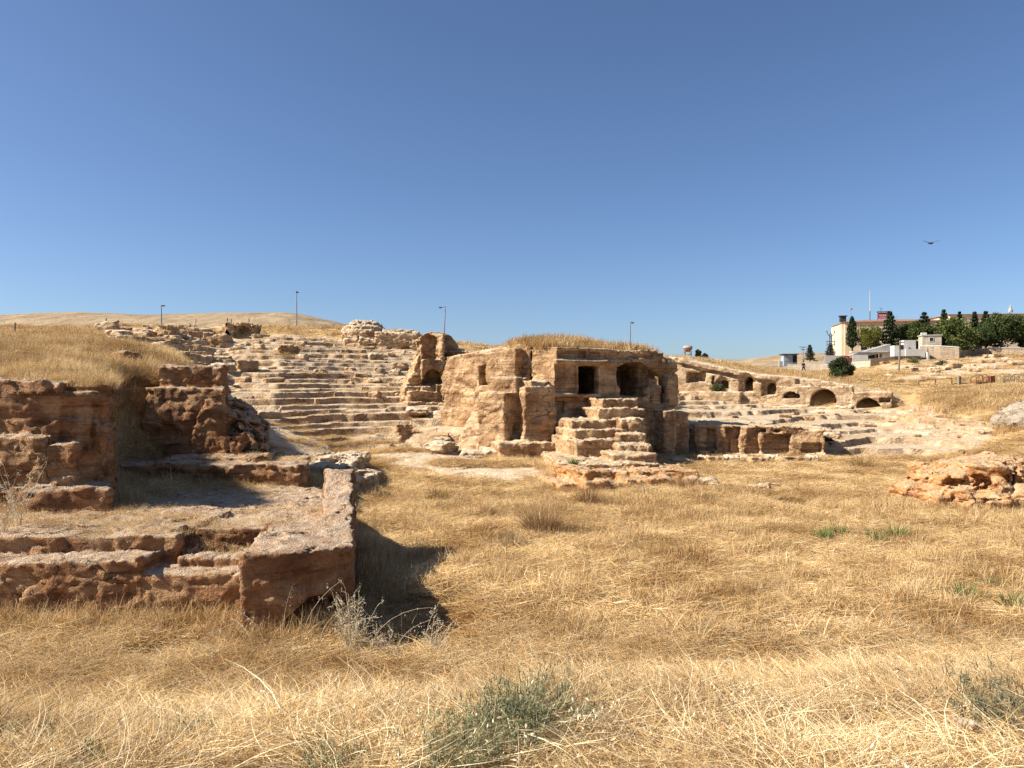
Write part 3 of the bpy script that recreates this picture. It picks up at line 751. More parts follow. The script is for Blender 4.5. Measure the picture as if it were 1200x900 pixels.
# ------------------------------------------------------------------ small cliff with tombs on the far ridge
K0 = (X(425, 84), 84.0, 7.0); KS = 84 / F
def kx(px): return (px - 425) * KS
def kz(py): return Z(py, 84) - 7.0
def cliff_sdf(x, y, z):
    d = bx(x, y, z, kx(418), kx(456), .6, 5, -2, kz(396), .05, .2)
    d = U(d, bx(x, y, z, kx(440), kx(490), .2, 5, -2, kz(389), -.02, .25))
    d = U(d, bx(x, y, z, kx(395), kx(432), 1.6, 7, -2, kz(397), .1, .4))
    d = U(d, ell(x, y, z, (kx(418), 4.5, kz(390)), (2.6, 2.4, 1.75)))
    d = U(d, ell(x, y, z, (kx(409), 4.2, kz(385)), (1.2, 1.6, 1.1)))
    d = U(d, bx(x, y, z, kx(445), kx(484), 1.2, 6, -2, kz(385.5), .03, .3))
    d = U(d, bx(x, y, z, kx(430), kx(496), -.6, 2, -2, kz(419), 0, .2))
    d = U(d, bx(x, y, z, kx(488), kx(500), .6, 4, -2, kz(397), .1, .3))
    d = SUB(d, arch(x, y, z, kx(436.5), .36, kz(415), kz(405), -2, 2.0))
    d = SUB(d, bx(x, y, z, kx(430.5), kx(441.5), -2, .75, kz(416), kz(402.5), 0, .1))
    d = SUB(d, arch(x, y, z, kx(478.5), .78, kz(416.5), kz(405.5), -2, 2.2))
    d = SUB(d, bx(x, y, z, kx(454.5), kx(457.5), -2, 1.2, kz(411), kz(407.5), 0, .05))
    d = SUB(d, bx(x, y, z, kx(415.5), kx(418.5), -2, 2.5, kz(402), kz(393.5), .1, .05))
    return d
cl = make_rock('cliff_tombs', K0, 0.0, (-3.6, -1.6, -.6), (7.6, 6.6, 5.4), .09, cliff_sdf, M_ROCKP, seed=59, chip=.9, warp=(.3, .55), disp=((.2, .7), (.1, 1.6), (.05, 4)), strata=.09,
    parts=[('tomb_door', lambda x, y, z: (x > kx(430)) & (x < kx(442)) & (z > kz(416.5)) & (z < kz(402)) & (y > .3) & (y < 2.3), None),
           ('arched_niche', lambda x, y, z: (x > kx(469)) & (x < kx(488)) & (z > kz(417.5)) & (z < kz(404.5)) & (y > .45) & (y < 2.5), None)])
cl.name = 'ridge_cliff'
tag(cl, 'rough pale cliff on the ridge with a small tomb door and arch', 'rock cliff')

# ------------------------------------------------------------------ right-hand arcade wall of tombs
A0 = (X(784, 75.5), 75.5, 2.0); AR = -.50
_ac, _as = math.cos(AR), math.sin(AR)
def au(px): t = (px - 600) / F; return (t * A0[1] - A0[0]) / (_ac - t * _as)
def aw(px, py): return Z(py, A0[1] + au(px) * _as) - 2.0
_topx = [784, 800, 830, 860, 880, 915, 950, 1000, 1012, 1040, 1052, 1076]
_topy = [417.5, 420, 427, 433, 437, 440, 445, 451.5, 455.5, 461, 467, 479]
_tu = [au(p) for p in _topx]; _tw = [aw(p, q) for p, q in zip(_topx, _topy)]
AT = {}
def aop(px0, px1, pyb, pyt): return ((au(px0) + au(px1)) / 2, (au(px1) - au(px0)) / 2, aw((px0 + px1) / 2, pyb), aw((px0 + px1) / 2, pyt))
OPS = [aop(843.5, 851.5, 455.5, 444.5), aop(871.5, 880.5, 457.5, 441), aop(898, 907.5, 462.5, 448), aop(917, 937.5, 467.5, 458.5), aop(949.5, 981, 477.5, 456), aop(1004, 1034, 478.5, 467)]
def wall_sdf(x, y, z):
    tp = np.interp(np.asarray(x, np.float32), _tu, _tw).astype(np.float32)
    d = np.maximum(np.maximum(-y, y - 5.0), np.maximum(z - tp, np.maximum(-.2 - x, x - au(1078))))
    up = np.interp(np.asarray(x, np.float32), [0, au(900), au(915), 30], [1, 1, 0, 0]).astype(np.float32)
    # overhanging bed along the top of the left half, ledge below
    d = U(d, np.maximum(np.maximum(np.abs(z - tp + .25) - .22, -y - .28 * up), np.maximum(y - 2, np.maximum(x - au(925), -x))))
    d = SUB(d, np.maximum(np.maximum(np.abs(z - tp + .68) - .18, np.abs(y) - .35), np.maximum(x - au(905), au(800) - x)))
    d = U(d, bx(x, y, z, au(908), au(1000), -.12, 1, -1, aw(955, 453), 0, .08))
    d = U(d, bx(x, y, z, au(998), au(1046), -.4, 1, -1.5, aw(1020, 459.5), 0, .15))
    d = U(d, bx(x, y, z, au(930), au(990), -.8, 1, -2, aw(960, 480), 0, .12))
    d = U(d, bx(x, y, z, au(786), au(1000), -1.6, 1, -2, .25, .0, .25))
    d = U(d, bx(x, y, z, au(790), au(870), -1.0, 1, -2, aw(830, 459), .02, .25))
    for uc, w, z0, z1 in OPS:
        wide = w > .75
        if not wide: w *= 1.12
        d = SUB(d, arch(x, y, z, uc, w, z0, z1, -1.8, 3.7))
        if not wide: d = SUB(d, arch(x, y, z, uc - .10, w + .28, z0 - .1, z1 + .28, -1.8, .38))
    d = SUB(d, bx(x, y, z, au(804), au(819), -1, 1.4, aw(811, 449), aw(811, 436), .0, .3))
    d = SUB(d, arch(x, y, z, au(822), .38, aw(822, 447), aw(822, 434.5), -1, 1.0))
    d = SUB(d, bx(x, y, z, au(834), au(838), -1, .6, aw(836, 450), aw(836, 440), .0, .1))
    d = SUB(d, bx(x, y, z, au(932), au(938), -1, .5, aw(935, 450), aw(935, 444), .0, .1))
    d = SUB(d, bx(x, y, z, au(1031), au(1044), -1, .35, aw(1038, 472), aw(1038, 466), .0, .1))
    return d
_an = ['arched_door', 'arched_door', 'arched_door', 'low_arch', 'large_arch', 'low_arch']
def _mk(op):
    uc, w, z0, z1 = op
    return lambda x, y, z: (np.abs(x - uc) < w + .12) & (z > z0 - .12) & (z < z1 + .12) & (y > .14) & (y < 2.9)
aw_ = make_rock('arcade_wall', A0, AR, (-.4, -2.0, -.6), (au(1080) + .3, 4.2, 5.4), .075, wall_sdf, M_ROCKP, seed=71, key='arcade', warp=(.12, .7), rough=.35, chip=.25,
    disp=((.11, .8), (.05, 2.2), (.025, 6)), parts=[(n, _mk(op), None) for n, op in zip(_an, OPS)]
    + [('hollow', lambda x, y, z: (x > au(802)) & (x < au(828)) & (z > aw(811, 450)) & (z < aw(811, 434)) & (y > .25) & (y < 1.8), None)])
tag(aw_, 'long pale rock wall of arched tomb openings on the right slope', 'tomb wall')

# hewn piers with deep recesses under the right slabs
P0 = (X(814, 44.6), 44.6, 0.0); PR = -.30
_pc, _ps = math.cos(PR), math.sin(PR)
def pu(px): t = (px - 600) / F; return (t * P0[1] - P0[0]) / (_pc - t * _ps)
def pw(px, py): return Z(py, P0[1] + pu(px) * _ps)
def pier_sdf(x, y, z):
    tp = 1.95 - .035 * x
    d = np.maximum(np.maximum(-y, y - 3.2), np.maximum(z - tp, np.maximum(-x, x - pu(966))))
    for a, b, t, bt, dep in ((828, 840, 501, 528, 1.1), (851, 868, 501, 531, .9), (876, 892, 503, 534, .9), (896, 928, 509, 534, 1.0), (941, 965, 518, 531, .8)):
        m = (a + b) / 2
        d = SUB(d, sdbox(x, y, z, ((pu(a) + pu(b)) / 2, -.1, (pw(m, t) + pw(m, bt)) / 2), ((pu(b) - pu(a)) / 2, dep * .55, (pw(m, t) - pw(m, bt)) / 2), .30, .06))
    d = U(d, bx(x, y, z, pu(852), pu(868), .3, 1.5, -1, pw(860, 515), .3, .06))
    d = U(d, bx(x, y, z, pu(878), pu(892), .45, 1.5, -1, pw(885, 517), .3, .06))
    d = SUB(d, bx(x, y, z, pu(882), pu(899), -.5, .5, pw(890, 507), pw(890, 502), .2, .05))
    d = SUB(d, bx(x, y, z, pu(908), pu(916), -.5, .5, pw(912, 507.5), pw(912, 504), .2, .05))
    d = U(d, bx(x, y, z, -.4, pu(975), -.5, 2, -1, .22, 0, .08))
    return d
pr = make_rock('hewn_piers', P0, PR, (-.5, -.8, -.4), (pu(980), 3.4, 2.3), .05, pier_sdf, M_ROCK, seed=83, chip=.34, rough=.6, warp=(.10, 1.0), disp=((.06, 1.4), (.04, 3.5), (.02, 9)), key='pier')
pr.name = 'pillar_ledge'
tag(pr, 'row of hewn tan rock piers with dark recesses below the pale slabs', 'rock ledge')

# ------------------------------------------------------------------ left foreground: hewn platform
def plat_sdf(x, y, z):
    right = (x + 2.85 + (y - 13.8) * .20) * .98
    backr = ((x + 3.95) * .875 + (y - 19.4) * .48)
    base = np.maximum(np.maximum(right, backr), np.maximum(y - 26.5, -15.5 - x))
    tp = 1.22 - .02 * (y - 16) + .0 * x
    # slab behind the front rows
    d = np.maximum(np.maximum(base, 15.9 - y), z - tp)
    # left bay
    d = U(d, np.maximum(bx(x, y, z, -16, -6.75, 13.75, 18, -1, 1.0, .03, .10), base))
    d = U(d, np.maximum(bx(x, y, z, -16, -6.5, 14.6, 18, -1, 1.30, .05, .10), base))
    # lower ledge in the middle
    d = U(d, bx(x, y, z, -6.9, -4.5, 13.95, 15.25, -1, .78, .02, .08))
    d = U(d, bx(x, y, z, -6.3, -4.5, 14.5, 15.25, -1, .95, .03, .08))
    # big corner block, its face turned a little to the right
    blk = np.maximum(bx(x, y, z, -4.85, -1.5, 13.25, 16.6, -1.2, 1.36, .19, .10), right)
    blk = np.maximum(blk, (x + 3.25) * .72 - (y - 13.62) * .69)
    blk = np.maximum(blk, z - (1.42 - .10 * np.maximum(x + 4.6, 0)))
    d = U(d, blk)
    # parapet along the right rim
    par = np.maximum(np.maximum(right, -(x + 3.55 + (y - 13.8) * .20)), np.maximum(15.6 - y, np.maximum(y - 19.2, z - (1.22 + np.clip((y - 15.6) * .30, 0, .85)))))
    d = U(d, par)
    d = SUB(d, bx(x, y, z, -3.35, -2.6, 17.0, 17.5, 1.35, 2.6, .3, .1))
    # undercut at the foot of the block and the niche below
    d = SUB(d, ell(x, y, z, (-3.3, 13.5, -.1), (1.1, .6, .6)))
    # pit between ledge and slab
    d = SUB(d, bx(x, y, z, -6.75, -4.85, 15.2, 15.95, .62, 2.0, .02, .05))
    return d
pl = make_rock('hewn_platform', (0, 0, 0), 0, (-13.2, 12.2, -.35), (-2.3, 24.9, 2.35), .042, plat_sdf, M_ROCKR, seed=97, key='plat', warp=(.13, .9),
    rough=.4, chip=.30, disp=((.07, 1.3), (.022, 3.4), (.024, 7.5), (.020, 13)), strata=.03,
    parts=[('corner_block', lambda x, y, z: (x > -4.95) & (y < 15.3) & (x < -2.2) & (z < 1.6), None),
           ('parapet', lambda x, y, z: (x > -4.75) & (y > 15.6) & (z > 1.32), None),
           ('lower_step', lambda x, y, z: (x > -6.75) & (x <= -4.75) & (y < 15.3) & (z < 1.1), None)])
tag(pl, 'big hewn reddish rock platform with a corner block and grassy steps at left front', 'rock platform')

def shelf_sdf(x, y, z):
    d = bx(x, y, z, X(110, 24), X(357, 24.4), 24.0, 27.8, .5, 1.66, -.01, .08)
    d = U(d, bx(x, y, z, X(170, 24), X(300, 25), 25.4, 28, .5, 1.8, .02, .15))
    d = np.maximum(d, (x - X(361, 1) * y) * .95)
    return d
sh = make_rock('rock_shelf', (0, 0, 0), 0, (-13.4, 23.5, .6), (-5.9, 28.2, 2.2), .055, shelf_sdf, M_ROCKR, seed=103, key='shelf', rough=.5, chip=.5, warp=(.14, 1.0), disp=((.07, 1.3), (.05, 3.4), (.025, 8)))
tag(sh, 'low straight rock shelf running behind the hewn platform', 'rock ledge')

def shelf2_sdf(x, y, z):
    d = bx(x, y, z, X(352, 28.5), X(424, 28.5), 28.0, 32, -.5, .62, -.05, .08)
    d = U(d, bx(x, y, z, X(310, 31), X(412, 31), 30.2, 36, -.5, 1.0, .04, .1))
    return d
sh2 = make_rock('rock_slab', (0, 0, 0), 0, (-10.4, 27.4, -.2), (-4.6, 36.4, 1.5), .065, shelf2_sdf, M_ROCKP, seed=107, key='shelf2', warp=(.22, .8), disp=((.10, 1.0), (.05, 2.8), (.02, 8)))
tag(sh2, 'flat pale bare rock slab right of the dark split block', 'rock slab')

# left cliff, cut faces in shade
def lcliff_sdf(x, y, z):
    d = bx(x, y, z, -18, X(112, 19), 18.9, 26, .5, 4.2, .03, .15)
    d = U(d, bx(x, y, z, -18, X(70, 18.6), 18.62, 22, .5, 4.3, .0, .15))
    d = U(d, bx(x, y, z, X(66, 19), X(112, 19.3), 18.8, 22, .5, 4.05, .10, .15))
    d = U(d, bx(x, y, z, X(112, 19), X(128, 19.6), 18.9, 22, .5, 3.15, .1, .12))
    d = U(d, bx(x, y, z, X(108, 20), X(134, 20.6), 19.6, 23, .5, 2.95, .15, .1))
    d = U(d, bx(x, y, z, -18, X(50, 18.2), 18.15, 22, .4, 2.95, .02, .12))
    d = U(d, bx(x, y, z, X(45, 18.2), X(88, 18.4), 18.25, 22, .4, 2.8, .02, .12))
    d = U(d, bx(x, y, z, X(20, 17.8), X(120, 17.8), 17.6, 21, .4, 1.75, .12, .2))
    d = SUB(d, bx(x, y, z, X(-10, 18), X(3, 18), 17, 18.25, 1.2, 2.5, 0, .2))
    d = np.maximum(d, (x - X(131, 1) * y) * .87 - .0)
    return d
lc = make_rock('rock_bluff', (0, 0, 0), 0, (-16.0, 16.9, .5), (-9.2, 23.5, 4.8), .05, lcliff_sdf, M_ROCKR, seed=113, key='bluff', warp=(.15, .9), rough=.35, chip=.45, disp=((.10, 1.2), (.04, 3.1), (.025, 7.5)))
tag(lc, 'shaded brown rock bluff with cut faces under the grassy mound at far left', 'rock bluff')

def lblock_sdf(x, y, z):
    d = bx(x, y, z, X(169, 26.6), X(262, 26.6), 26.6, 31, .8, 4.10, .0, .10)
    d = U(d, bx(x, y, z, X(183, 27), X(261, 27), 27.0, 31, 3.0, 4.82, .0, .10))
    d = SUB(d, bx(x, y, z, -14, -8, 26.0, 27.05, 4.08, 4.22, .0, .05))
    wdg = np.maximum(bx(x, y, z, X(222, 26.4), X(310, 26.4), 26.48, 29.5, .8, 3.7, .02, .15), (x - X(262, 26.4)) * .70 + (z - 3.25) * .71)
    wdg = np.maximum(wdg, -(x - X(232, 26.4)) * .9 + (z - 3.2) * .4)
    d = U(d, wdg)
    d = U(d, np.maximum(bx(x, y, z, X(282, 26.3), X(312, 26.3), 26.05, 29, .8, 2.5, -.1, .15), (x - X(296, 26.3)) * .75 + (z - 2.2) * .66))
    d = SUB(d, bx(x, y, z, X(281, 26), X(283, 26), 25.5, 26.6, .8, 3.5, .1, .02))
    d = np.maximum(d, np.minimum((x - X(265, 1) * y) * .95, np.maximum(wdg, 0) + 0 * x))
    d = np.maximum(d, (x - X(313, 1) * y) * .95)
    return d
lb = make_rock('split_block', (0, 0, 0), 0, (-13.2, 25.6, .8), (-8.0, 30.6, 5.3), .052, lblock_sdf, M_ROCKR, seed=127, key='lblock', warp=(.11, .9), rough=.4, chip=.42, disp=((.07, 1.2), (.03, 3.1), (.025, 7.5)),
    parts=[('upper_slab', lambda x, y, z: (z > 4.15), None)])
tag(lb, 'tall dark rock block with a loose slab on top, left of the terraces', 'rock block')

# right outcrop
def out_sdf(x, y, z):
    d = ell(x, y, z, (X(1175, 27), 28.0, -.1), (2.6, 2.2, 1.75))
    d = U(d, ell(x, y, z, (X(1140, 27), 27.6, .1), (1.5, 1.5, 1.25)))
    d = U(d, bx(x, y, z, X(1112, 27.5), X(1150, 27.5), 27.2, 30, -.6, 1.1, .3, .3))
    d = U(d, bx(x, y, z, X(1150, 26.6), X(1185, 26.6), 26.4, 29, -.6, 1.35, -.2, .3))
    d = SU(d, bx(x, y, z, X(1085, 26.4), X(1135, 26.4), 26.4, 29, -.6, .38, .2, .3), .3)
    d = SU(d, bx(x, y, z, X(1128, 25.6), X(1180, 25.6), 25.2, 28, -.6, .32, .1, .2), .2)
    d = SUB(d, bx(x, y, z, X(1157, 26), X(1174, 26), 25.5, 26.9, .52, .98, .1, .05))
    d = SUB(d, bx(x, y, z, X(1127, 26), X(1138, 26), 25, 26.5, .15, .5, .3, .1))
    d = SUB(d, ell(x, y, z, (X(1166, 25.7), 25.6, .10), (.42, .6, .28)))
    d = SUB(d, ell(x, y, z, (X(1120, 27), 26.6, .75), (.35, .5, .22)))
    d = SUB(d, ell(x, y, z, (X(1176, 27), 26.3, 1.05), (.35, .5, .16)))
    return d
ou = make_rock('rock_outcrop', (0, 0, 0), 0, (13.2, 24.6, -.3), (20.0, 30.6, 2.0), .05, out_sdf, M_ROCKO, seed=131, key='outc', warp=(.3, .9), rough=1.3, chip=.6, disp=((.2, 1.1), (.11, 2.6), (.05, 6.5)))
tag(ou, 'lumpy orange rock outcrop at the right edge of the meadow', 'rock outcrop')

def grey_sdf(x, y, z):
    d = ell(x, y, z, (32.2, 47.5, 1.3), (2.2, 3.0, 1.9)); d = U(d, ell(x, y, z, (34.8, 47.8, 1.5), (2.2, 3, 2.1)))
    return d
gr = make_rock('grey_boulder', (0, 0, 0), 0, (28.5, 44, .1), (37.5, 51, 4.2), .09, grey_sdf, M_ROCKG, seed=137, warp=(.35, .5), disp=((.2, .8), (.1, 2.2), (.05, 5)))
tag(gr, 'big grey weathered boulder in the dry grass bank at the right edge', 'boulder')

# broken tombs on the far left ridge: dark fronted chunks
def ridge_chunk(name, px0, px1, pyt, pyb, D, label, seed, extra=None):
    w = (px1 - px0) / F * D; h = (pyb - pyt) / F * D
    def sd(x, y, z):
        d = bx(x, y, z, 0, w, 0, 3.0, -1.5, h, .05, .2)
        d = U(d, bx(x, y, z, -.3 * w, w * .5, .8, 3.4, -1.5, h * .7, -.1, .25))
        if extra: d = extra(d, x, y, z, w, h)
        return d
    o = make_rock(name, (X(px0, D), D, Z(pyb, D)), 0, (-.5 * w, -.8, -.8), (w * 1.3, 3.6, h + .6), .09, sd, M_ROCK, seed=seed, warp=(.22, .7), disp=((.16, .9), (.08, 2.2), (.04, 5)))
    tag(o, label, 'rock'); return o
ridge_chunk('broken_tomb', 268, 296, 378.5, 393, 86, 'jagged dark-fronted broken tomb highest on the left ridge', 141,
            lambda d, x, y, z, w, h: SUB(U(d, bx(x, y, z, -.55, .35, -.9, 1.5, -1, h * .95, .5, .2)), bx(x, y, z, w * .45, w * .95, -1, .8, .15, h * .6, 0, .2)))
ridge_chunk('arched_stone', 245, 262, 390, 403, 80, 'round-topped dark stone slab below the jagged tomb on the ridge', 143,
            lambda d, x, y, z, w, h: np.maximum(d, np.sqrt(((x - w / 2) / (w * .55)) ** 2 + (np.maximum(z, 0) / h) ** 2) - 1))
ridge_chunk('fallen_boulder', 185, 199, 381, 392, 78, 'dark hollow boulder on the left ridge under the short lamp post', 149)
ridge_chunk('terrace_boulder', 328, 341, 404, 411, 70, 'pale squared boulder lying mid-slope right of the jagged tomb', 151)
ridge_chunk('red_boulder', 428, 444, 443.5, 452.5, 60, 'reddish broken boulder standing alone on the upper terraces', 153)
ridge_chunk('dark_stone', 284, 293, 430, 441, 62, 'small dark pointed stone upright on the terrace treads', 157)

# ------------------------------------------------------------------ loose blocks, slabs
def block_mesh(name, seed, mat, sub=7):
    def sd(x, y, z): return sdbox(x, y, z, (0, 0, 0), (.5, .42, .36), .0, .08)
    o = make_rock(name, (0, 0, 0), 0, (-.75, -.7, -.6), (.75, .7, .6), .075, sd, mat, seed=seed, warp=(.10, 1.6), disp=((.10, 1.9), (.05, 4.2)), strata=0, chip=.6)
    C.objects.unlink(o); return o
PROTO = [block_mesh('stone_block', 200 + i, [M_ROCK, M_ROCKP, M_ROCKP, M_ROCK, M_ROCKR, M_ROCKP][i]) for i in range(6)]
def put_block(x, y, s, rz, lab, grp, cat='stone', name='stone_block', k=None, tilt=0.0, z=None, sink=.12):
    p = PROTO[random.randrange(4) if k is None else k]
    o = p.copy(); o.name = name; C.objects.link(o)
    zz = float(gz(x, y)) if z is None else z
    o.location = (x, y, zz + s[2] * .5 * .72 - sink * s[2]); o.scale = s; o.rotation_euler = (tilt, tilt * .6, rz)
    tag(o, lab, cat, grp); return o
# foundation blocks in a row below the piers
for i, (a, b, py) in enumerate([(786, 807, 541), (818, 828, 534), (820, 829, 540), (835, 846, 533), (829, 847, 541), (849, 865, 541), (866, 878, 539), (879, 898, 542), (898, 911, 539), (911, 920, 542), (920, 945, 541), (946, 957, 541), (960, 968, 538)]):
    D = F * CZ / (py - 450 + 2) * .995; w = (b - a) / F * D
    put_block(X((a + b) / 2, D), D, (w * 1.05, .9, .62 + .1 * random.random()), random.uniform(-.1, .1), 'squared stone block in the foundation row below the hewn piers', 'foundation blocks below the piers', name='foundation_block', k=[0, 3, 1][i % 3], sink=.25)
# slabs left of the tomb foot
for (a, b, py, dz, lab, rz) in [(504, 530, 532, .5, 'pale oblong slab nearest the terraces at the foot of the tomb', -.5), (541, 566, 545, .42, 'pale squared slab with a dark front left of the tomb foot', .1), (586, 636, 541, .5, 'largest flat pale slab directly under the tomb buttress', .1), (566, 590, 531, .45, 'small pale slab between the two larger ones by the tomb foot', .3), (478, 500, 482 + 2, .4, 'pale slab below the stacked-niche tomb', .2), (505, 530, 488, .5, 'tilted pale block at the right foot of the stacked-niche tomb', -.6)]:
    D = 41.0 if py > 500 else 51.0
    w = (b - a) / F * D
    put_block(X((a + b) / 2, D), D, (w * 1.1, 1.8, dz * 1.5), rz, lab, None, cat='stone slab', name='stone_slab', k=1, tilt=.05, sink=.1)
# stones with individual places
for (px, py, D, w, k, lab) in [(22, 452, 19.3, .75, 4, 'reddish rounded stone on top of the far-left bluff edge'), (14, 440, 20.0, .5, 3, 'small dark stone half hidden in grass on the bluff edge'),
                            (85, 420, 23, .7, 3, 'grey-topped rough stone at the lip of the shaded pit'), (97, 432, 22.6, .75, 4, 'tall brown stone below the grey-topped one at the pit lip'),
                            (1131, 884, 4.0, .10, 1, 'small white stone lying in the straw at lower right'), (1090, 556, 31, .8, 1, 'pale stone on the meadow edge beside the orange outcrop')]:
    x = X(px, D); z = float(gz(x, D))
    if w < .2: z += .22
    put_block(x, D, (w, w * .9, w * .8), random.random() * 3, lab, None, cat='stone', name='stone', k=k, z=z)
for (px, D, w) in [(930, 31.3, .8), (812, 31.2, .55), (832, 31.0, .75)]:
    pass
put_block(X(811, 31.2), 31.2, (.62, .8, .7), .1, 'brown stone, left of a pair in the grass right of the front ledge', None, name='stone', k=0)
put_block(X(829, 31.0), 31.0, (.85, .8, .7), -.2, 'brown stone, right of a pair in the grass right of the front ledge', None, name='stone', k=0)
# rubble over the terraces
def scatter(n, mask, dlo, dhi, plo, phi, smin, smax, lab, grp):
    c = 0
    while c < n:
        p = random.uniform(plo, phi); D = math.sqrt(random.uniform(dlo ** 2, dhi ** 2)); x = X(p, D)
        if gmask(mask, x, D) < .5: continue
        s = smin + (smax - smin) * random.random() ** 2.2
        put_block(x, D, (s * random.uniform(.9, 1.7), s, s * random.uniform(.6, 1)), random.uniform(-.6, .6) , lab, grp, tilt=random.uniform(-.15, .15)); c += 1
scatter(70, mL, 42, 84, 265, 560, .35, 1.0, 'loose tan stone block lying on the left terraces', 'loose blocks on the left terraces')
scatter(55, mU, 50, 98, 125, 310, .6, 1.7, 'weathered stone block among the ruins on the left ridge', 'blocks on the left ridge')
scatter(22, mR, 44, 66, 810, 1170, .3, .7, 'loose pale stone block on the right rock slabs', 'loose blocks on the right slabs')
scatter(36, mB, 84, 122, 1030, 1210, .4, 1.3, 'pale boulder on the dry slope under the walled garden', 'boulders on the right slope')

for i in range(26):      # fallen stones along the foot of the platform and the tomb
    if i < 14: x = random.uniform(-9.5, -2.2); y = 13.2 + random.uniform(-.9, .2) if x < -5 else 12.9 + random.uniform(-.7, .1); sz = random.uniform(.08, .26)
    else: x = random.uniform(0.2, 10.5); y = random.uniform(29.5, 32.0) + .2 * max(0, x - 7); sz = random.uniform(.2, .55)
    put_block(x, y, (sz * 1.3, sz, sz * .8), random.uniform(0, 3), 'small fallen stone in the straw at the foot of the foreground platform' if i < 14 else 'fallen stone in the grass before the broken front ledge',
              'fallen stones below the foreground platform' if i < 14 else 'fallen stones before the front ledge', name='fallen_stone')

for px, D, w, lab in [(40, 27, .7, 'dark rough stone poking out of the grassy mound, left of the other two'), (150, 30, .8, 'brown stone poking out of the grassy mound above the shaded pit'), (112, 24.6, .6, 'dark stone at the grassy lip just left of the shaded pit')]:
    put_block(X(px, D), D, (w * 1.3, w, w), random.random() * 3, lab, None, name='stone', k=4, sink=.25)

# ------------------------------------------------------------------ dry grass
def ribbons(base, az, L_, th0, th1, w, col, seg=4, seed=0, roll=None, curl=0.0):
    """one tapering bent ribbon per row; th = angle from the vertical"""
    n = len(L_); s = np.linspace(0, 1, seg + 1)
    th = th0[:, None] + (th1 - th0)[:, None] * s[None, :] ** 0.8
    a = az[:, None] + curl * (s[None, :] - .3) * np.sin(az * 7.3)[:, None]
    st = (L_ / seg)[:, None]
    dx = np.sin(th) * np.cos(a) * st; dy = np.sin(th) * np.sin(a) * st; dz = np.cos(th) * st
    P = np.zeros((n, seg + 1, 3))
    for k, d in enumerate((dx, dy, dz)): P[:, 1:, k] = np.cumsum(d[:, :-1], 1)
    P += base[:, None, :]
    P[:, :, 2] = np.maximum(P[:, :, 2], .008)
    r = rng.uniform(-.9, .9, n) if roll is None else roll
    pv = np.stack([-np.sin(az) * np.cos(r), np.cos(az) * np.cos(r), np.sin(r)], -1)
    wd = (w[:, None] * (1 - .85 * s[None, :] ** 1.6)) * .5
    A = P - pv[:, None, :] * wd[..., None]; B = P + pv[:, None, :] * wd[..., None]
    v = np.stack([A, B], 2).reshape(-1, 3)
    i = (np.arange(n) * (seg + 1) * 2)[:, None] + (np.arange(seg) * 2)[None, :]
    f = np.stack([i, i + 1, i + 3, i + 2], -1).reshape(-1, 4)
    c = np.repeat(col, (seg + 1) * 2, 0)
    return v, f, c

def straw_cols(n, bright=1.0, pale=.25):
    pal = np.array([(.58, .415, .20), (.64, .485, .26), (.49, .33, .145), (.36, .225, .095), (.74, .62, .40), (.22, .135, .07)])
    pr_ = np.array([.27, .24, .2, .13, pale * .45, .09]); pr_ /= pr_.sum()
    c = pal[rng.choice(6, n, p=pr_)] * rng.uniform(.85, 1.12, (n, 1)) * bright * 1.2
    return np.clip(c, 0, .95)

def cat(parts):
    vs, fs, cs = [], [], []; b = 0
    for v, f, c in parts: vs.append(v); fs.append(f + b); cs.append(c); b += len(v)
    return np.concatenate(vs), np.concatenate(fs), np.concatenate(cs)

def seed_heads(tips, az, n_each, size, col):
    """oat-like drooping spikelets as small pointed quads near the tips"""
    n = len(tips); idx = np.repeat(np.arange(n), n_each); m = len(idx)
    p = tips[idx] + rng.normal(0, 1, (m, 3)) * np.array([.018, .018, .03]); 
    d = rng.normal(0, 1, (m, 3)); d[:, 2] -= .9; d /= np.linalg.norm(d, axis=1)[:, None]
    sd = np.cross(d, rng.normal(0, 1, (m, 3))); sd /= np.linalg.norm(sd, axis=1)[:, None]
    l = size * rng.uniform(.7, 1.3, m)[:, None]
    v = np.stack([p, p + d * l * .4 + sd * l * .16, p + d * l, p + d * l * .4 - sd * l * .16], 1).reshape(-1, 3)
    f = np.arange(m * 4).reshape(-1, 4)
    return v, f, np.tile(np.array(col), (m * 4, 1)) * rng.uniform(.85, 1.1, (m, 1)).repeat(4, 0)

GRASS = bpy.data.collections.new('grass_sources')   # sources only, never linked to the scene
TYPES = {}
def add_type(fam, v, f, c):
    k = sum(len(q) for q in TYPES.values())
    o = mesh_np('blade_clump_%03d' % k, v, f, M_STRAW, None, False, cols=c, link=False)
    GRASS.objects.link(o); TYPES.setdefault(fam, []).append(k)

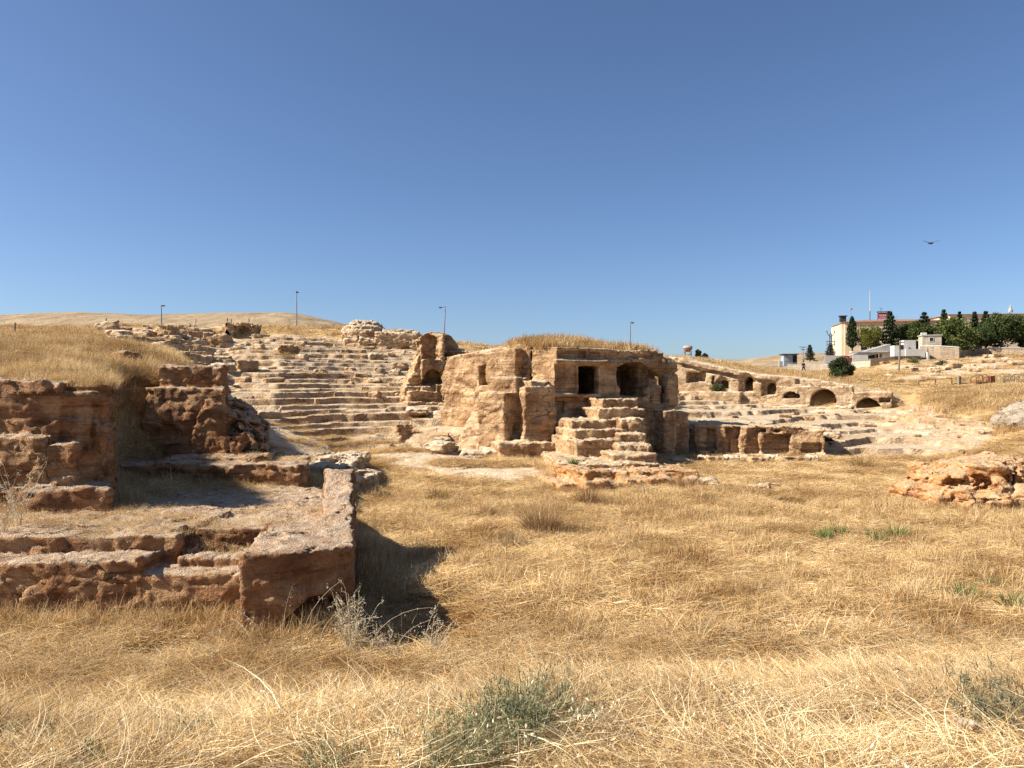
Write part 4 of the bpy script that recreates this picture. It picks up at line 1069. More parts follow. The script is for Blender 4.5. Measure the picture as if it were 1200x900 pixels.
def lodged(n, rad, l0, l1, w0, w1, flat0, flat1, spread, pale=.25, bright=1.0, curl=1.2, seg=4, lift=.05):
    r = rad * np.sqrt(rng.random(n)); t = rng.uniform(0, 2 * math.pi, n)
    base = np.stack([r * np.cos(t), r * np.sin(t), rng.uniform(-.02, lift, n)], -1)
    az = rng.normal(0, spread, n)
    th1 = np.radians(rng.uniform(flat0, flat1, n)); th0 = th1 * rng.uniform(.82, 1.0, n)
    return ribbons(base, az, rng.uniform(l0, l1, n), th0, th1, rng.uniform(w0, w1, n), straw_cols(n, bright, pale), seg, curl=curl)
def upright(n, rad, l0, l1, w0, w1, lean=22, bend=50, pale=.3, heads=0, bright=1.0):
    r = rad * np.sqrt(rng.random(n)); t = rng.uniform(0, 2 * math.pi, n)
    base = np.stack([r * np.cos(t), r * np.sin(t), np.full(n, -.02)], -1)
    az = rng.uniform(0, 2 * math.pi, n); th0 = np.radians(rng.uniform(0, lean, n)); th1 = th0 + np.radians(rng.uniform(0, bend, n))
    v, f, c = ribbons(base, az, rng.uniform(l0, l1, n), th0, th1, rng.uniform(w0, w1, n), straw_cols(n, bright, pale), 5)
    if heads:
        tips = v.reshape(n, 12, 3)[:, -3]; k = rng.choice(n, max(1, int(n * .25)), replace=False)
        return cat([(v, f, c), seed_heads(tips[k], az[k], heads, .022, (.74, .64, .44))])
    return v, f, c
for i in range(6): add_type('near', *lodged(100, .20, .12, .40, .0022, .0040, 68, 108, 2.6, .6, 1.0, lift=.10))
for i in range(3): add_type('nearlong', *lodged(26, .26, .30, .62, .0022, .0036, 80, 98, 1.4, .9, 1.05, curl=.6, lift=.14))
for i in range(4): add_type('nearup', *upright(36, .14, .10, .32, .002, .004, 34, 80, .6, heads=5))
for i in range(5): add_type('mat', *lodged(84, .45, .14, .46, .006, .011, 74, 100, 2.2, .35, 1.12, lift=.06))
for i in range(3): add_type('matup', *upright(60, .30, .08, .28, .006, .011, 45, 70, .4))
for i in range(5): add_type('tuft', *upright(90, .30, .18, .55, .006, .013, 30, 75, .4))
for i in range(4): add_type('far', *upright(80, .55, .22, .62, .014, .028, 32, 70, .35))
for i in range(4): add_type('farmat', *lodged(60, .6, .25, .6, .025, .05, 55, 95, 1.4, .3))
# twiggy brown-grey undershrub clumps
def twigs(n, rad, l0, l1, w0, w1, col, var=.2):
    t = rng.uniform(0, 2 * math.pi, n); r = rad * .35 * np.sqrt(rng.random(n))
    base = np.stack([r * np.cos(t), r * np.sin(t), np.full(n, 0.0)], -1)
    th0 = np.radians(rng.uniform(5, 60, n)); th1 = th0 + np.radians(rng.uniform(-10, 35, n))
    c = np.clip(np.tile(np.array(col), (n, 1)) * rng.uniform(1 - var, 1 + var, (n, 1)), 0, 1)
    return ribbons(base, t + rng.normal(0, .5, n), rng.uniform(l0, l1, n), th0, th1, rng.uniform(w0, w1, n), c, 4)

def gn_scatter(name, pts, rz, sc, idx, tilt=None):
    n = len(pts)
    o = mesh_np(name, pts, np.zeros((0, 4), np.int32), None, None, attr={'rz': rz, 'sc': sc, 'idx': idx.astype(np.int32)})
    ng = bpy.data.node_groups.new(name + '_scatter', 'GeometryNodeTree')
    ng.interface.new_socket('Geometry', in_out='INPUT', socket_type='NodeSocketGeometry'); ng.interface.new_socket('Geometry', in_out='OUTPUT', socket_type='NodeSocketGeometry')
    gi = ng.nodes.new('NodeGroupInput'); go = ng.nodes.new('NodeGroupOutput')
    ci = ng.nodes.new('GeometryNodeCollectionInfo'); ci.inputs['Collection'].default_value = GRASS
    ci.inputs['Separate Children'].default_value = True; ci.inputs['Reset Children'].default_value = True
    ip = ng.nodes.new('GeometryNodeInstanceOnPoints'); ip.inputs['Pick Instance'].default_value = True
    def at(nm, ty):
        a = ng.nodes.new('GeometryNodeInputNamedAttribute'); a.data_type = ty; a.inputs['Name'].default_value = nm; return a.outputs['Attribute']
    cb = ng.nodes.new('ShaderNodeCombineXYZ'); eu = ng.nodes.new('FunctionNodeEulerToRotation')
    ng.links.new(at('rz', 'FLOAT'), cb.inputs[2]); ng.links.new(cb.outputs[0], eu.inputs[0])
    ng.links.new(gi.outputs[0], ip.inputs['Points']); ng.links.new(ci.outputs[0], ip.inputs['Instance'])
    ng.links.new(at('idx', 'INT'), ip.inputs['Instance Index']); ng.links.new(eu.outputs[0], ip.inputs['Rotation']); ng.links.new(at('sc', 'FLOAT'), ip.inputs['Scale'])
    ng.links.new(ip.outputs[0], go.inputs[0])
    md = o.modifiers.new('scatter', 'NODES'); md.node_group = ng
    tag(o, kind='stuff'); return o

def area_pts(n, dlo, dhi, plo, phi):
    """uniform over the ground between two depths"""
    D = np.sqrt(rng.uniform(dlo ** 2, dhi ** 2, n)); p = rng.uniform(plo, phi, n)
    return (p - 600) / F * D, D, p
ROCKK = ['plat', 'shelf', 'shelf2', 'bluff', 'lblock', 'outc', 'ledge', 'main', 'stair']
def under_rock(x, y, z):
    b = gmask(steep, x, y) > 1.6
    b &= gmask(mL + mU + mR, x, y) < .2
    for k in ROCKK: b |= rock_top(k, x, y) > z + .03
    return b
def pick(fams, n, wts):
    pools = [np.array(TYPES[f]) for f in fams]; w = np.array(wts, float); w /= w.sum()
    ch = rng.choice(len(fams), n, p=w); out = np.zeros(n, int)
    for i, q in enumerate(pools): out[ch == i] = q[rng.integers(0, len(q), (ch == i).sum())]
    return out
def flow(x, y): return .35 + 1.8 * fbm2(x * .18, y * .28, 501, 2) + 1.2 * noise2(x * .9, y * .9, 505)

def field(name, n, dlo, dhi, plo, phi, fams, wts, s0, s1, keep, zoff=0.0):
    x, y, p = area_pts(n, dlo, dhi, plo, phi); z = gz(x, y)
    k = keep(x, y, p) & ~under_rock(x, y, z)
    x, y, z = x[k], y[k], z[k]; m = len(x)
    return gn_scatter(name, np.stack([x, y, z + zoff], -1), flow(x, y) + rng.normal(0, 1.5, m), rng.uniform(s0, s1, m) * (1 + .25 * fbm2(x * .5, y * .5, 611, 2)), pick(fams, m, wts))

# foreground bank
def kb(x, y, p):
    dn = fbm2(x * .9, y * .9, 77, 3); return rng.random(len(x)) < np.clip(.78 + 1.7 * dn, .05, 1)
field('dry_grass', 15000, 1.5, 7.5, -160, 1360, ['near', 'nearlong', 'nearup'], [.85, .03, .12], .8, 1.2, kb)
field('dry_grass', 13000, 7.0, 13.4, -120, 1320, ['near', 'nearlong', 'nearup', 'mat'], [.52, .02, .13, .33], .9, 1.25, kb)
# flattened meadow
def km(x, y, p):
    rm = gmask(rockm, x, y); dn = fbm2(x * .35, y * .6, 79, 3) + .35 * fbm2(x * 1.6, y * 2.2, 80, 2); dark = soft(680, 760, 1090, 1130, p) * soft(29.5, 31, 39, 42, y)
    return (rng.random(len(x)) < np.clip(.80 + 1.3 * dn, .06, 1) * (1 - .55 * dark)) & (rm < .45)
field('meadow_grass', 30000, 12.5, 30, -60, 1280, ['mat', 'matup', 'tuft'], [.80, .17, .03], .7, 1.3, km)
field('meadow_grass', 26000, 28, 44, -20, 1260, ['mat', 'matup'], [.86, .14], .9, 1.5, km)
# terraces: straw behind every lip
def kt(x, y, p):
    rm = gmask(rockm, x, y); m_ = np.maximum(gmask(mL, x, y), np.maximum(gmask(mU, x, y), gmask(mR, x, y)))
    dn = fbm2(x * .3, y * .3, 83, 3)
    return (rm < .40) & (m_ > .3) & (rng.random(len(x)) < np.clip(.45 + 1.3 * dn, .03, 1) * (1 - .85 * gmask(mR, x, y)))
field('terrace_grass', 26000, 41, 92, 130, 1180, ['farmat', 'far', 'matup'], [.50, .14, .36], .35, .62, kt)
# mound at far left, ridge, slopes behind
def kmound(x, y, p):
    rm = gmask(rockm, x, y); m_ = np.maximum(gmask(mL, x, y), np.maximum(gmask(mU, x, y), gmask(mR, x, y)))
    z = gz(x, y); dn = fbm2(x * .4, y * .4, 85, 3)
    return (m_ < .35) & (rm < .5) & ((z > 3.2) | (y > 42)) & (rng.random(len(x)) < np.clip(.75 + .9 * dn, .05, 1))
field('mound_grass', 9000, 19.4, 34, -90, 270, ['tuft', 'nearup', 'matup'], [.72, .1, .18], .75, 1.35, kmound)
field('slope_grass', 10000, 32, 75, -60, 330, ['far', 'tuft', 'farmat'], [.5, .25, .25], .55, 1.0, kmound)
field('slope_grass', 9000, 60, 130, -40, 1000, ['far', 'farmat'], [.6, .4], .7, 1.3, kmound)
def kright(x, y, p):
    b = soft(1070, 1100, 1400, 1500, p) * soft(53, 56, 66, 71, y) + soft(1150, 1185, 1400, 1500, p) * soft(44, 47, 66, 70, y)
    return (rng.random(len(x)) < b) & (gmask(rockm, x, y) < .6)
field('bank_grass', 9000, 40, 72, 1050, 1290, ['tuft', 'far'], [.5, .5], .4, .85, kright)
def kback(x, y, p):
    rm = gmask(rockm, x, y); dn = fbm2(x * .15, y * .15, 87, 3)
    return (rm < .45) & (rng.random(len(x)) < np.clip(.5 + 1.3 * dn, .05, 1))
field('slope_grass', 9000, 70, 135, 800, 1260, ['far', 'farmat'], [.45, .55], .45, .95, kback)

# grass rooted on top of the carved rocks
def on_rock(name, key, n, x0, x1, y0, y1, fams, wts, s0, s1, cond=None, dens=.6):
    x = rng.uniform(x0, x1, n); y = rng.uniform(y0, y1, n); z = rock_top(key, x, y)
    k = (z > -50) & (rng.random(n) < np.clip(dens + 1.2 * fbm2(x * .6, y * .6, 89, 3), 0, 1))
    if cond is not None: k &= cond(x, y, z)
    x, y, z = x[k], y[k], z[k]; m = len(x)
    return gn_scatter(name, np.stack([x, y, z - .03], -1), rng.uniform(0, 6.28, m), rng.uniform(s0, s1, m), pick(fams, m, wts))
on_rock('rooftop_grass', 'main', 3600, -3.5, 10.5, 42.5, 51, ['tuft', 'far'], [.6, .4], .6, 1.3,
        lambda x, y, z: (z > 5.5) & ((y - 42 - (x - 2.3) * .32) > .8) & (x < 8.5) & (x > .5 + rng.normal(0, .5, len(x))), .8)
on_rock('platform_grass', 'plat', 2600, -12.5, -4.6, 15, 24.5, ['near', 'matup', 'nearup'], [.4, .35, .25], .6, 1.0,
        lambda x, y, z: (fbm2(x * .5, y * .8, 95, 3) > .08) | ((x < -6.5) & (y > 22)) | ((x < -8.5 - .2 * (y - 16)) & (y < 22)), .75)
on_rock('platform_grass', 'plat', 700, -6.7, -4.9, 15.2, 15.95, ['nearup', 'near'], [.6, .4], .55, .9, lambda x, y, z: z < .9, .8)
on_rock('platform_grass', 'plat', 500, -12, -6.7, 14.6, 16.2, ['near', 'nearup'], [.7, .3], .6, .9, lambda x, y, z: x < -7.4, .4)
on_rock('shelf_grass', 'shelf', 700, -13, -6.0, 24.6, 27.4, ['mat', 'matup'], [.6, .4], .5, .8, None, .4)
on_rock('shelf_grass', 'shelf2', 260, -10, -5, 29, 36, ['mat', 'matup'], [.6, .4], .6, 1, None, .1)
on_rock('bluff_grass', 'bluff', 1600, -16, -9.6, 19.0, 23.4, ['tuft', 'nearup'], [.8, .2], .5, .95, lambda x, y, z: z > 3.0, .35)
on_rock('stair_grass', 'stair', 500, 2.3, 8, 35, 42, ['matup', 'mat'], [.7, .3], .5, .8, lambda x, y, z: (z < 1.1) | (z > 3.2), .2)
on_rock('stair_grass', 'ledge', 500, 1.4, 8, 30.8, 35, ['matup', 'mat'], [.5, .5], .6, .9, None, .25)
on_rock('bluff_grass', 'outc', 300, 13.4, 19.5, 25, 30, ['matup', 'mat'], [.6, .4], .5, .8, lambda x, y, z: z < .8, .25)
on_rock('rooftop_grass', 'arcade', 900, 15, 36, 63, 79, ['far', 'tuft'], [.6, .4], .45, .8, lambda x, y, z: z > 3.2, .2)

# taller straw and weeds crowding the foot of the carved rocks
def skirt(name, n, x0, x1, y0, y1, keys, reach, fams, wts, s0, s1):
    x = rng.uniform(x0, x1, n); y = rng.uniform(y0, y1, n); z = gz(x, y); near = np.zeros(n, bool); und = np.zeros(n, bool)
    for k in keys:
        und |= rock_top(k, x, y) > z + .05
        for a in range(8): near |= rock_top(k, x + reach * math.cos(a * .785), y + reach * math.sin(a * .785)) > z + .15
    kp = near & ~und; x, y, z = x[kp], y[kp], z[kp]; m = len(x)
    return gn_scatter(name, np.stack([x, y, z], -1), rng.uniform(0, 6.28, m), rng.uniform(s0, s1, m), pick(fams, m, wts))
skirt('weed_fringe', 9000, -13, -1.8, 11.8, 21, ['plat'], .45, ['nearup', 'tuft', 'near'], [.4, .2, .4], .7, 1.25)
skirt('weed_fringe', 9000, -14, -5, 16.5, 29, ['bluff', 'lblock', 'shelf'], .4, ['nearup', 'tuft'], [.5, .5], .6, 1.0)
skirt('weed_fringe', 12000, -3, 20, 24, 41, ['ledge', 'outc', 'stair', 'main', 'shelf2'], .5, ['tuft', 'matup'], [.5, .5], .5, .9)

# ------------------------------------------------------------------ single plants
def plant(name, px, D, label, cat_, parts, z=None, rz=0.0, mat=M_LEAF, group=None, x=None):
    v, f, c = cat(parts); xx = X(px, D) if x is None else x
    o = mesh_np(name, v, f, mat, None, False, cols=c)
    o.location = (xx, D, float(gz(xx, D)) if z is None else z); o.rotation_euler = (0, 0, rz)
    tag(o, label, cat_, group); return o
def wispy(n, rad, hgt, col, leafcol):
    """many thin upright branching stems with narrow leaflets"""
    st = twigs(n, rad, hgt * .55, hgt * 1.05, .003, .005, col)
    tips = st[0].reshape(n, 10, 3)
    pts = tips[:, 2:].reshape(-1, 3); k = rng.integers(0, len(pts), n * 42); p = pts[k] + rng.normal(0, .018, (len(k), 3))
    m = len(p)
    lv = ribbons(p, rng.uniform(0, 6.28, m), rng.uniform(.02, .055, m), rng.uniform(.1, 1.4, m), rng.uniform(.3, 1.7, m), rng.uniform(.004, .008, m),
                 np.clip(np.array(leafcol) * rng.uniform(.65, 1.35, (m, 1)), 0, 1), 1)
    return [st, lv]
GG = (.205, .215, .125); GS = (.25, .23, .13)
plant('thistle_bush', 588, 4.1, 'tallest grey-green thistle bush at the bottom edge, middle of the straw', 'bush', wispy(120, .32, .31, GS, GG) )
plant('thistle_bush', 540, 3.8, 'grey-green thistle bush just left of the tallest one at the bottom edge', 'bush', wispy(90, .28, .34, GS, GG))
plant('thistle_bush', 634, 4.25, 'grey-green thistle bush just right of the tallest one at the bottom edge', 'bush', wispy(90, .28, .40, GS, GG))
plant('thistle_bush', 390, 3.7, 'low green bush in the straw at the bottom edge, below the dark shadow', 'bush', wispy(50, .22, .22, GS, GG))
plant('thistle_bush', 18, 3.95, 'green bush in the bottom left corner', 'bush', wispy(60, .22, .24, GS, (.11, .15, .055)))
plant('thistle_bush', 92, 3.6, 'small green tuft beside the bottom left bush', 'bush', wispy(30, .15, .18, GS, (.11, .15, .055)))
plant('thistle_bush', 1188, 4.3, 'pale grey-green bush in the bottom right corner', 'bush', wispy(90, .34, .40, (.3, .28, .18), (.21, .215, .135)))
plant('thistle_bush', 228, 4.3, 'faint green tuft among the oat straw at lower left', 'bush', wispy(26, .16, .2, GS, (.15, .16, .06)))
for px, py, w, lab in [(965, 633, 1.0, 'left of two pairs of green weeds in the middle of the meadow'), (984, 628, .9, 'green weed next to the left one of the meadow pair, slightly behind'),
                       (1028, 636, .9, 'bright green weed, front one of the right-hand meadow pair'), (1050, 630, 1.0, 'dark green weed, back one of the right-hand meadow pair'),
                       (1132, 704, .95, 'spreading green weed patch at right, above the lodged straw'), (1188, 715, .8, 'green weed touching the right edge of the meadow'), (1160, 690, .5, 'little green weed above the spreading patch at right'),
                       (772, 764, .4, 'small green sprig in straw right of centre'), (830, 588, .7, 'green weed close below the broken front ledge'), (672, 537, .8, 'green weed growing at the foot of the tomb steps')]:
    D = F * CZ / (py - 450) if py < 735 else 8.2
    sc = w * D / 22
    zz = None
    if py == 537: D = 33.5; zz = float(rock_top('ledge', np.array([X(px, D)]), np.array([D]))[0]); zz = .55 if zz < 0 else zz
    n = int(40 + 20 * w)
    base = twigs(n, .6 * w, .2 * w + .07, .42 * w + .1, .012, .03, (.105, .17, .05), .4)
    plant('green_weed', px, D, lab, 'weed', [base, twigs(n, .6 * w, .14, .36 * w + .1, .012, .03, (.16, .2, .08), .3)], z=zz)
# dry undershrubs in the meadow
for px, py, r, n, lab, col in [(512, 587, .75, 500, 'shaggy dry grass clump with a dark side, mid-meadow below the terraces', (.33, .22, .09)),
                          (636, 622, 1.25, 900, 'wide twiggy brown bush in the meadow below the tomb', (.36, .24, .125)), (690, 590, 1.1, 500, 'brown twiggy bush directly below the broken front ledge', (.34, .21, .10)),
                          (600, 640, .7, 260, 'pale twiggy bush left of the wide brown one', (.40, .31, .19)), (800, 575, 1.0, 420, 'brown dry scrub right of the front ledge', (.33, .2, .09)),
                          (1010, 552, 1.3, 420, 'brown dry scrub before the right rock slabs', (.34, .22, .10))]:
    D = F * CZ / (py - 450)
    plant('dry_shrub', px, D, lab, 'shrub', [twigs(n, r, r * .35, r * .95, .006, .013, col, .35)], mat=M_STRAW)
for px, D, r, lab in [(840, 5.3, .34, 'dark twig tangle added as a shadow gap in the lodged straw right of centre'), (978, 5.1, .30, 'dark twig tangle added as a shadow gap right of the first one in the lodged straw'),
                      (880, 4.1, .26, 'dark twig tangle added as a shadow gap nearest the bottom edge at right'), (1120, 5.4, .26, 'dark twig tangle added as a shadow gap above the white stone at right'), (500, 3.9, .22, 'reddish dead weed tangle left of the green thistle bushes')]:
    plant('weed_and_gap_shade', px, D, lab, 'weed', [twigs(120, r, r * .5, r * 1.15, .002, .004, (.16, .09, .055) if px == 500 else (.085, .065, .055), .5)], mat=M_STRAW)  # dark clumps imitate shadow gaps between straw heaps; the reddish one is a weed
# white skeleton weed in front of the shadow of the block
def skeleton(h, n_br, seed, col=(.62, .52, .36)):
    r2 = random.Random(seed); mb = MB(); tips = []
    for k in range(n_br):
        a = r2.uniform(0, 6.28); ln = r2.uniform(.1, .55); p = [Vector((r2.uniform(-.06, .06), r2.uniform(-.06, .06), -.03))]
        hh = h * r2.uniform(.55, 1.05)
        for i in range(1, 6): p.append(p[0] + Vector((math.cos(a) * ln * hh * (i / 5) ** 1.4, math.sin(a) * ln * hh * (i / 5) ** 1.4, hh * i / 5 + .02)))
        mb.tube(p, [.0075, .0065, .006, .005, .004, .003], 5)
        for j in range(7):
            b = p[2 + j % 4]; q = b + Vector((r2.uniform(-.12, .12), r2.uniform(-.12, .12), r2.uniform(.03, .12)))
            mb.tube([b, (b + q) / 2 + Vector((0, 0, .012)), q], [.004, .0035, .0025], 4); tips.append(q)
            for t in range(3):
                q2 = q + Vector((r2.uniform(-.035, .035), r2.uniform(-.035, .035), r2.uniform(.0, .045))); mb.tube([q, q2], [.003, .002], 3); tips.append(q2)
    return mb, np.array([tuple(t) for t in tips])
m_dry, _, _ = None, 0, 0
M_DRYSTEM = simple('bleached_stem', (.58, .47, .30), .9, .2, 30)
M_OATHEAD = simple('oat_husk', (.74, .66, .48), .8, .15, 60)
def skel_plant(px, D, h, n, seed, label, heads=3, hs=.022, name='dried_weed', z=None):
    mb, tips = skeleton(h, n, seed)
    o = mb.build(name, M_DRYSTEM); x = X(px, D); o.location = (x, D, (float(gz(x, D)) if z is None else z)); tag(o, label, 'weed')
    v, f, c = seed_heads(tips, np.zeros(len(tips)), heads, hs, (.7, .6, .42)); mesh_np('seed_head', v, f, M_OATHEAD, o)
    return o
skel_plant(415, 12.3, 1.15, 15, 3, 'bushy bleached skeleton weed standing before the block shadow')
skel_plant(505, 12.4, .75, 8, 4, 'shorter bleached weed at the right tip of the block shadow')
skel_plant(446, 12.2, .65, 7, 14, 'low bleached weed just right of the bushy skeleton weed')
skel_plant(24, 15.5, 1.6, 6, 5, 'tall dried thistle in front of the far-left bluff', heads=3, hs=.028, z=1.2)
skel_plant(2, 15.0, 1.2, 5, 6, 'dried thistle cut by the left picture edge before the bluff', heads=3, hs=.028, z=1.2)
# single oat stalks
def oat(px, D, h, lean, az, label, seed, nh=14):
    r2 = random.Random(seed); pts = []
    for i in range(9):
        s = i / 8; th = lean * s ** 1.5
        pts.append(Vector((math.cos(az) * math.sin(th) * h * s, math.sin(az) * math.sin(th) * h * s, h * s * math.cos(th * .8) - .03)))
    mb = MB().tube(pts, [.0055 - .003 * i / 8 for i in range(9)], 5)
    x = X(px, D); o = mb.build('oat_stalk', M_DRYSTEM); o.location = (x, D, float(gz(x, D))); tag(o, label, 'grass stalk', 'single oat stalks before the corner block')
    tp = np.array([tuple(pts[6 + r2.randrange(3)] + Vector((r2.uniform(-.05, .05), r2.uniform(-.03, .03), r2.uniform(-.05, .02)))) for _ in range(nh)])
    v, f, c = seed_heads(tp, np.zeros(nh), 2, .026, (.74, .66, .48)); mesh_np('seed_head', v, f, M_OATHEAD, o)
for i, (px, D, h, le, az) in enumerate([(330, 12.2, 1.15, .15, 0), (352, 12.0, 1.3, .5, .3), (374, 12.3, 1.0, .7, .1), (395, 12.2, .9, .9, -.2), (312, 12.1, .8, .6, 2.9), (180, 11.6, .9, .2, .5), (236, 12.0, .7, .8, .2),
                                        (496, 11.8, 1.0, .25, 0), (512, 11.9, .95, 1.1, .1), (432, 12.1, 1.2, 1.0, .2), (60, 7.2, .5, .7, .4), (298, 12.0, .75, .8, 2.6), (408, 11.9, .75, .6, 1.0), (462, 12.0, .8, .8, .3)]):
    oat(px, D, h, le, az, 'thin bleached oat stalk rising before the shaded corner block', 40 + i)
# fallen straw stems crossing the foreground
for i, (px, D, az, ln) in enumerate([(640, 6.4, -.6, .9), (905, 5.2, -.5, 1.1), (1000, 4.6, -.35, 1.1), (780, 4.9, .9, .7), (560, 5.0, -.7, .8), (860, 5.6, -.8, .7), (1090, 4.8, 2.2, .7)]):
    x = X(px, D); z = float(gz(x, D)) + .17
    p0 = Vector((x - math.cos(az) * ln / 2, D, z - math.sin(az) * .12)); p1 = Vector((x + math.cos(az) * ln / 2, D + .2 * math.sin(az * 3), z + math.sin(az) * .12))
    o = MB().tube([p0, (p0 + p1) / 2 + Vector((0, 0, .05)), p1], [.0024, .002, .001], 5).build('straw_stem', M_DRYSTEM)
    tag(o, 'long pale straw stem fallen across the foreground grass', 'grass stalk', 'fallen straw stems in the foreground')

# ------------------------------------------------------------------ trees
M_BARK = simple('bark', (.13, .09, .06), .95, .3, 8, 0, .02)
def leaf_cloud(cent, nrm_out, size, cols, aspect=.55):
    m = len(cent); d = rng.normal(0, 1, (m, 3)); d = d * .8 + nrm_out * .7; d /= np.linalg.norm(d, axis=1)[:, None]
    s = np.cross(d, rng.normal(0, 1, (m, 3))); s /= np.linalg.norm(s, axis=1)[:, None]
    l = (size * rng.uniform(.6, 1.4, m))[:, None]
    v = np.stack([cent - d * l * .5, cent + s * l * aspect * .5, cent + d * l * .5, cent - s * l * aspect * .5], 1).reshape(-1, 3)
    return v, np.arange(m * 4).reshape(-1, 4), np.repeat(cols, 4, 0)
def tree(name, px, D, pyt, pyb, wpx, kind, label, col, group=None, zb=None):
    if kind == 'leafy' and name == 'garden_tree': pyt -= 5 if px < 1110 else 8; wpx *= 1.3
    h = (pyb - pyt) / F * D; w = wpx / F * D / 2; x = X(px, D); z0 = Z(pyb, D) if zb is None else zb
    t = empty(name, (x, D, z0)); tag(t, label, 'tree', group)
    mb = MB(); trh = h * (.85 if kind in ('cypress', 'fir') else .55)
    mb.tube([(0, 0, -.3), (.05 * h, .0, trh * .4), (.02 * h, .03 * h, trh)], [.035 * h * .6 + .05, .025 * h * .6 + .04, .02], 8)
    for k in range(7):
        a = k * 2.4; zz = trh * (.35 + .09 * k); ln = w * .7
        mb.tube([(.03 * h, 0, zz), (math.cos(a) * ln * .5, math.sin(a) * ln * .5, zz + .12 * h), (math.cos(a) * ln, math.sin(a) * ln, zz + .18 * h)], [.035 + .006 * h, .03, .015], 6)
    mb.build('trunk', M_BARK, t, True)
    if kind == 'cypress':
        n = 3600; s = rng.random(n) ** .85; r = w * np.minimum(1, (1 - s) ** .55 * 1.15) * (np.sin(np.clip(s * 9, 0, 1.57)))
        a = rng.uniform(0, 6.28, n); rr = r * rng.uniform(.45, 1.05, n) * (1 + .16 * np.sin(a * 3 + s * 11) + .12 * noise2(a * 2, s * 14, 3))
        ce = np.stack([rr * np.cos(a), rr * np.sin(a), h * (.03 + .97 * s)], -1); nr = np.stack([np.cos(a) * .3, np.sin(a) * .3, np.ones(n)], -1); sz = .34
    elif kind == 'fir':
        w = w * 1.35; n = 4200; tiers = rng.random(n); k = np.floor(tiers * 11) / 11; s = np.clip(k + rng.normal(0, .012, n), 0, 1)
        a0 = (k * 11 * 2.4)[:] + np.floor(rng.random(n) * 6) * 1.047 + rng.normal(0, .16, n); rmax = w * (1 - s) ** 1.0 * (.8 + .45 * _h((k * 11).astype(np.int32), np.floor(a0 * 2).astype(np.int32), np.zeros(n, np.int32), 4)) + .12
        f = rng.random(n) ** .6; rr = rmax * f
        ce = np.stack([rr * np.cos(a0), rr * np.sin(a0), h * (.06 + .94 * s) - .30 * rr + .05 * h * f ** 3], -1); nr = np.stack([np.cos(a0), np.sin(a0), np.full(n, .3)], -1); sz = .42
    else:
        nl = 34; n = 7000
        lc_ = rng.normal(0, 1, (nl, 3)); lc_ /= np.linalg.norm(lc_, axis=1)[:, None]; lc_ *= rng.uniform(.35, .85, (nl, 1))
        lc_ = lc_ * np.array([w * .95, w * .9, h * .50]) + np.array([0, 0, h * .50])
        q = rng.integers(0, nl, n); dr = rng.normal(0, 1, (n, 3)); dr /= np.linalg.norm(dr, axis=1)[:, None]
        lr = rng.uniform(.22, .42, nl)[q]; ce = lc_[q] + dr * (lr * rng.uniform(.5, 1.05, n))[:, None] * np.array([w * 1.1, w * 1.1, h * .55])
        ce[:, 2] = np.maximum(ce[:, 2], .05 * h); nr = dr; sz = .38
    c = np.tile(np.array(col), (len(ce), 1)) * rng.uniform(.6, 1.4, (len(ce), 1)) * np.array([1, 1, 1])
    c[:, 0] *= rng.uniform(.85, 1.25, len(ce))
    v, f, cc = leaf_cloud(ce, nr, sz * max(.5, min(1.2, h / 7)) , np.clip(c, 0, 1))
    mesh_np('crown', v, f, M_LEAF, t, False, cols=cc)
    return t
DG = (.040, .056, .028); MG = (.085, .110, .038); LG = (.16, .165, .045); FG = (.05, .068, .036)
tree('cypress_tree', 998.5, 139, 371, 409, 14, 'cypress', 'tall dark spindle cypress against the left end of the cream building', DG)
tree('fir_tree', 1043, 137, 364, 412, 24, 'fir', 'tallest dark fir with a leaning tip in front of the cream building', FG)
tree('garden_tree', 1020, 138, 383, 408, 26, 'leafy', 'yellow-green leafy tree between the cypress and the tallest fir', LG)
tree('young_fir', 1011, 140, 384, 406, 7, 'fir', 'slim young fir peeking out beside the cypress', FG)
tree('fir_tree', 1083, 139, 365, 405, 28, 'fir', 'broad dark fir behind the little stone hut', FG)
tree('fir_tree', 1106, 141, 362, 405, 16, 'fir', 'pointed fir right of the broad one behind the hut', FG)
tree('garden_tree', 1070, 137, 381, 404, 24, 'leafy', 'round mid-green tree left of and behind the little stone hut', MG)
tree('garden_tree', 1091, 136.5, 383, 404, 26, 'leafy', 'round mid-green tree filling the space above the little stone hut', MG)
tree('garden_tree', 1056, 139, 384, 406, 26, 'leafy', 'dark green tree filling the gap between the tallest fir and the round tree', (.06, .085, .035))
tree('garden_tree', 1108, 137, 380, 406, 30, 'leafy', 'dark green tree behind the drooping one, right of the hut', (.055, .08, .032))
tree('garden_tree', 1120, 131, 378, 420, 36, 'leafy', 'drooping mid-green tree overhanging the stone garden wall', (0.102, 0.131, 0.043))
tree('fir_tree', 1124.5, 146, 364.5, 395, 10, 'fir', 'small lone fir in front of the farther cream building', FG)
tree('fir_tree', 1142, 141, 364.5, 405, 16, 'fir', 'dark pointed fir right of the farther building front', FG)
tree('fir_tree', 1155, 142, 363.5, 406, 20, 'fir', 'dense dark fir, tallest of the right-hand tree mass', FG)
tree('garden_tree', 1146, 137, 384, 410, 28, 'leafy', 'dark leafy tree below the dense dark fir', (0.061, 0.087, 0.036))
tree('garden_tree', 1172, 138, 372, 410, 36, 'leafy', 'broad dark leafy tree right of the dense dark fir', (0.065, 0.093, 0.036))
tree('garden_tree', 1198, 138, 371, 410, 38, 'leafy', 'broad dark leafy tree cut by the right picture edge', (0.068, 0.096, 0.036))
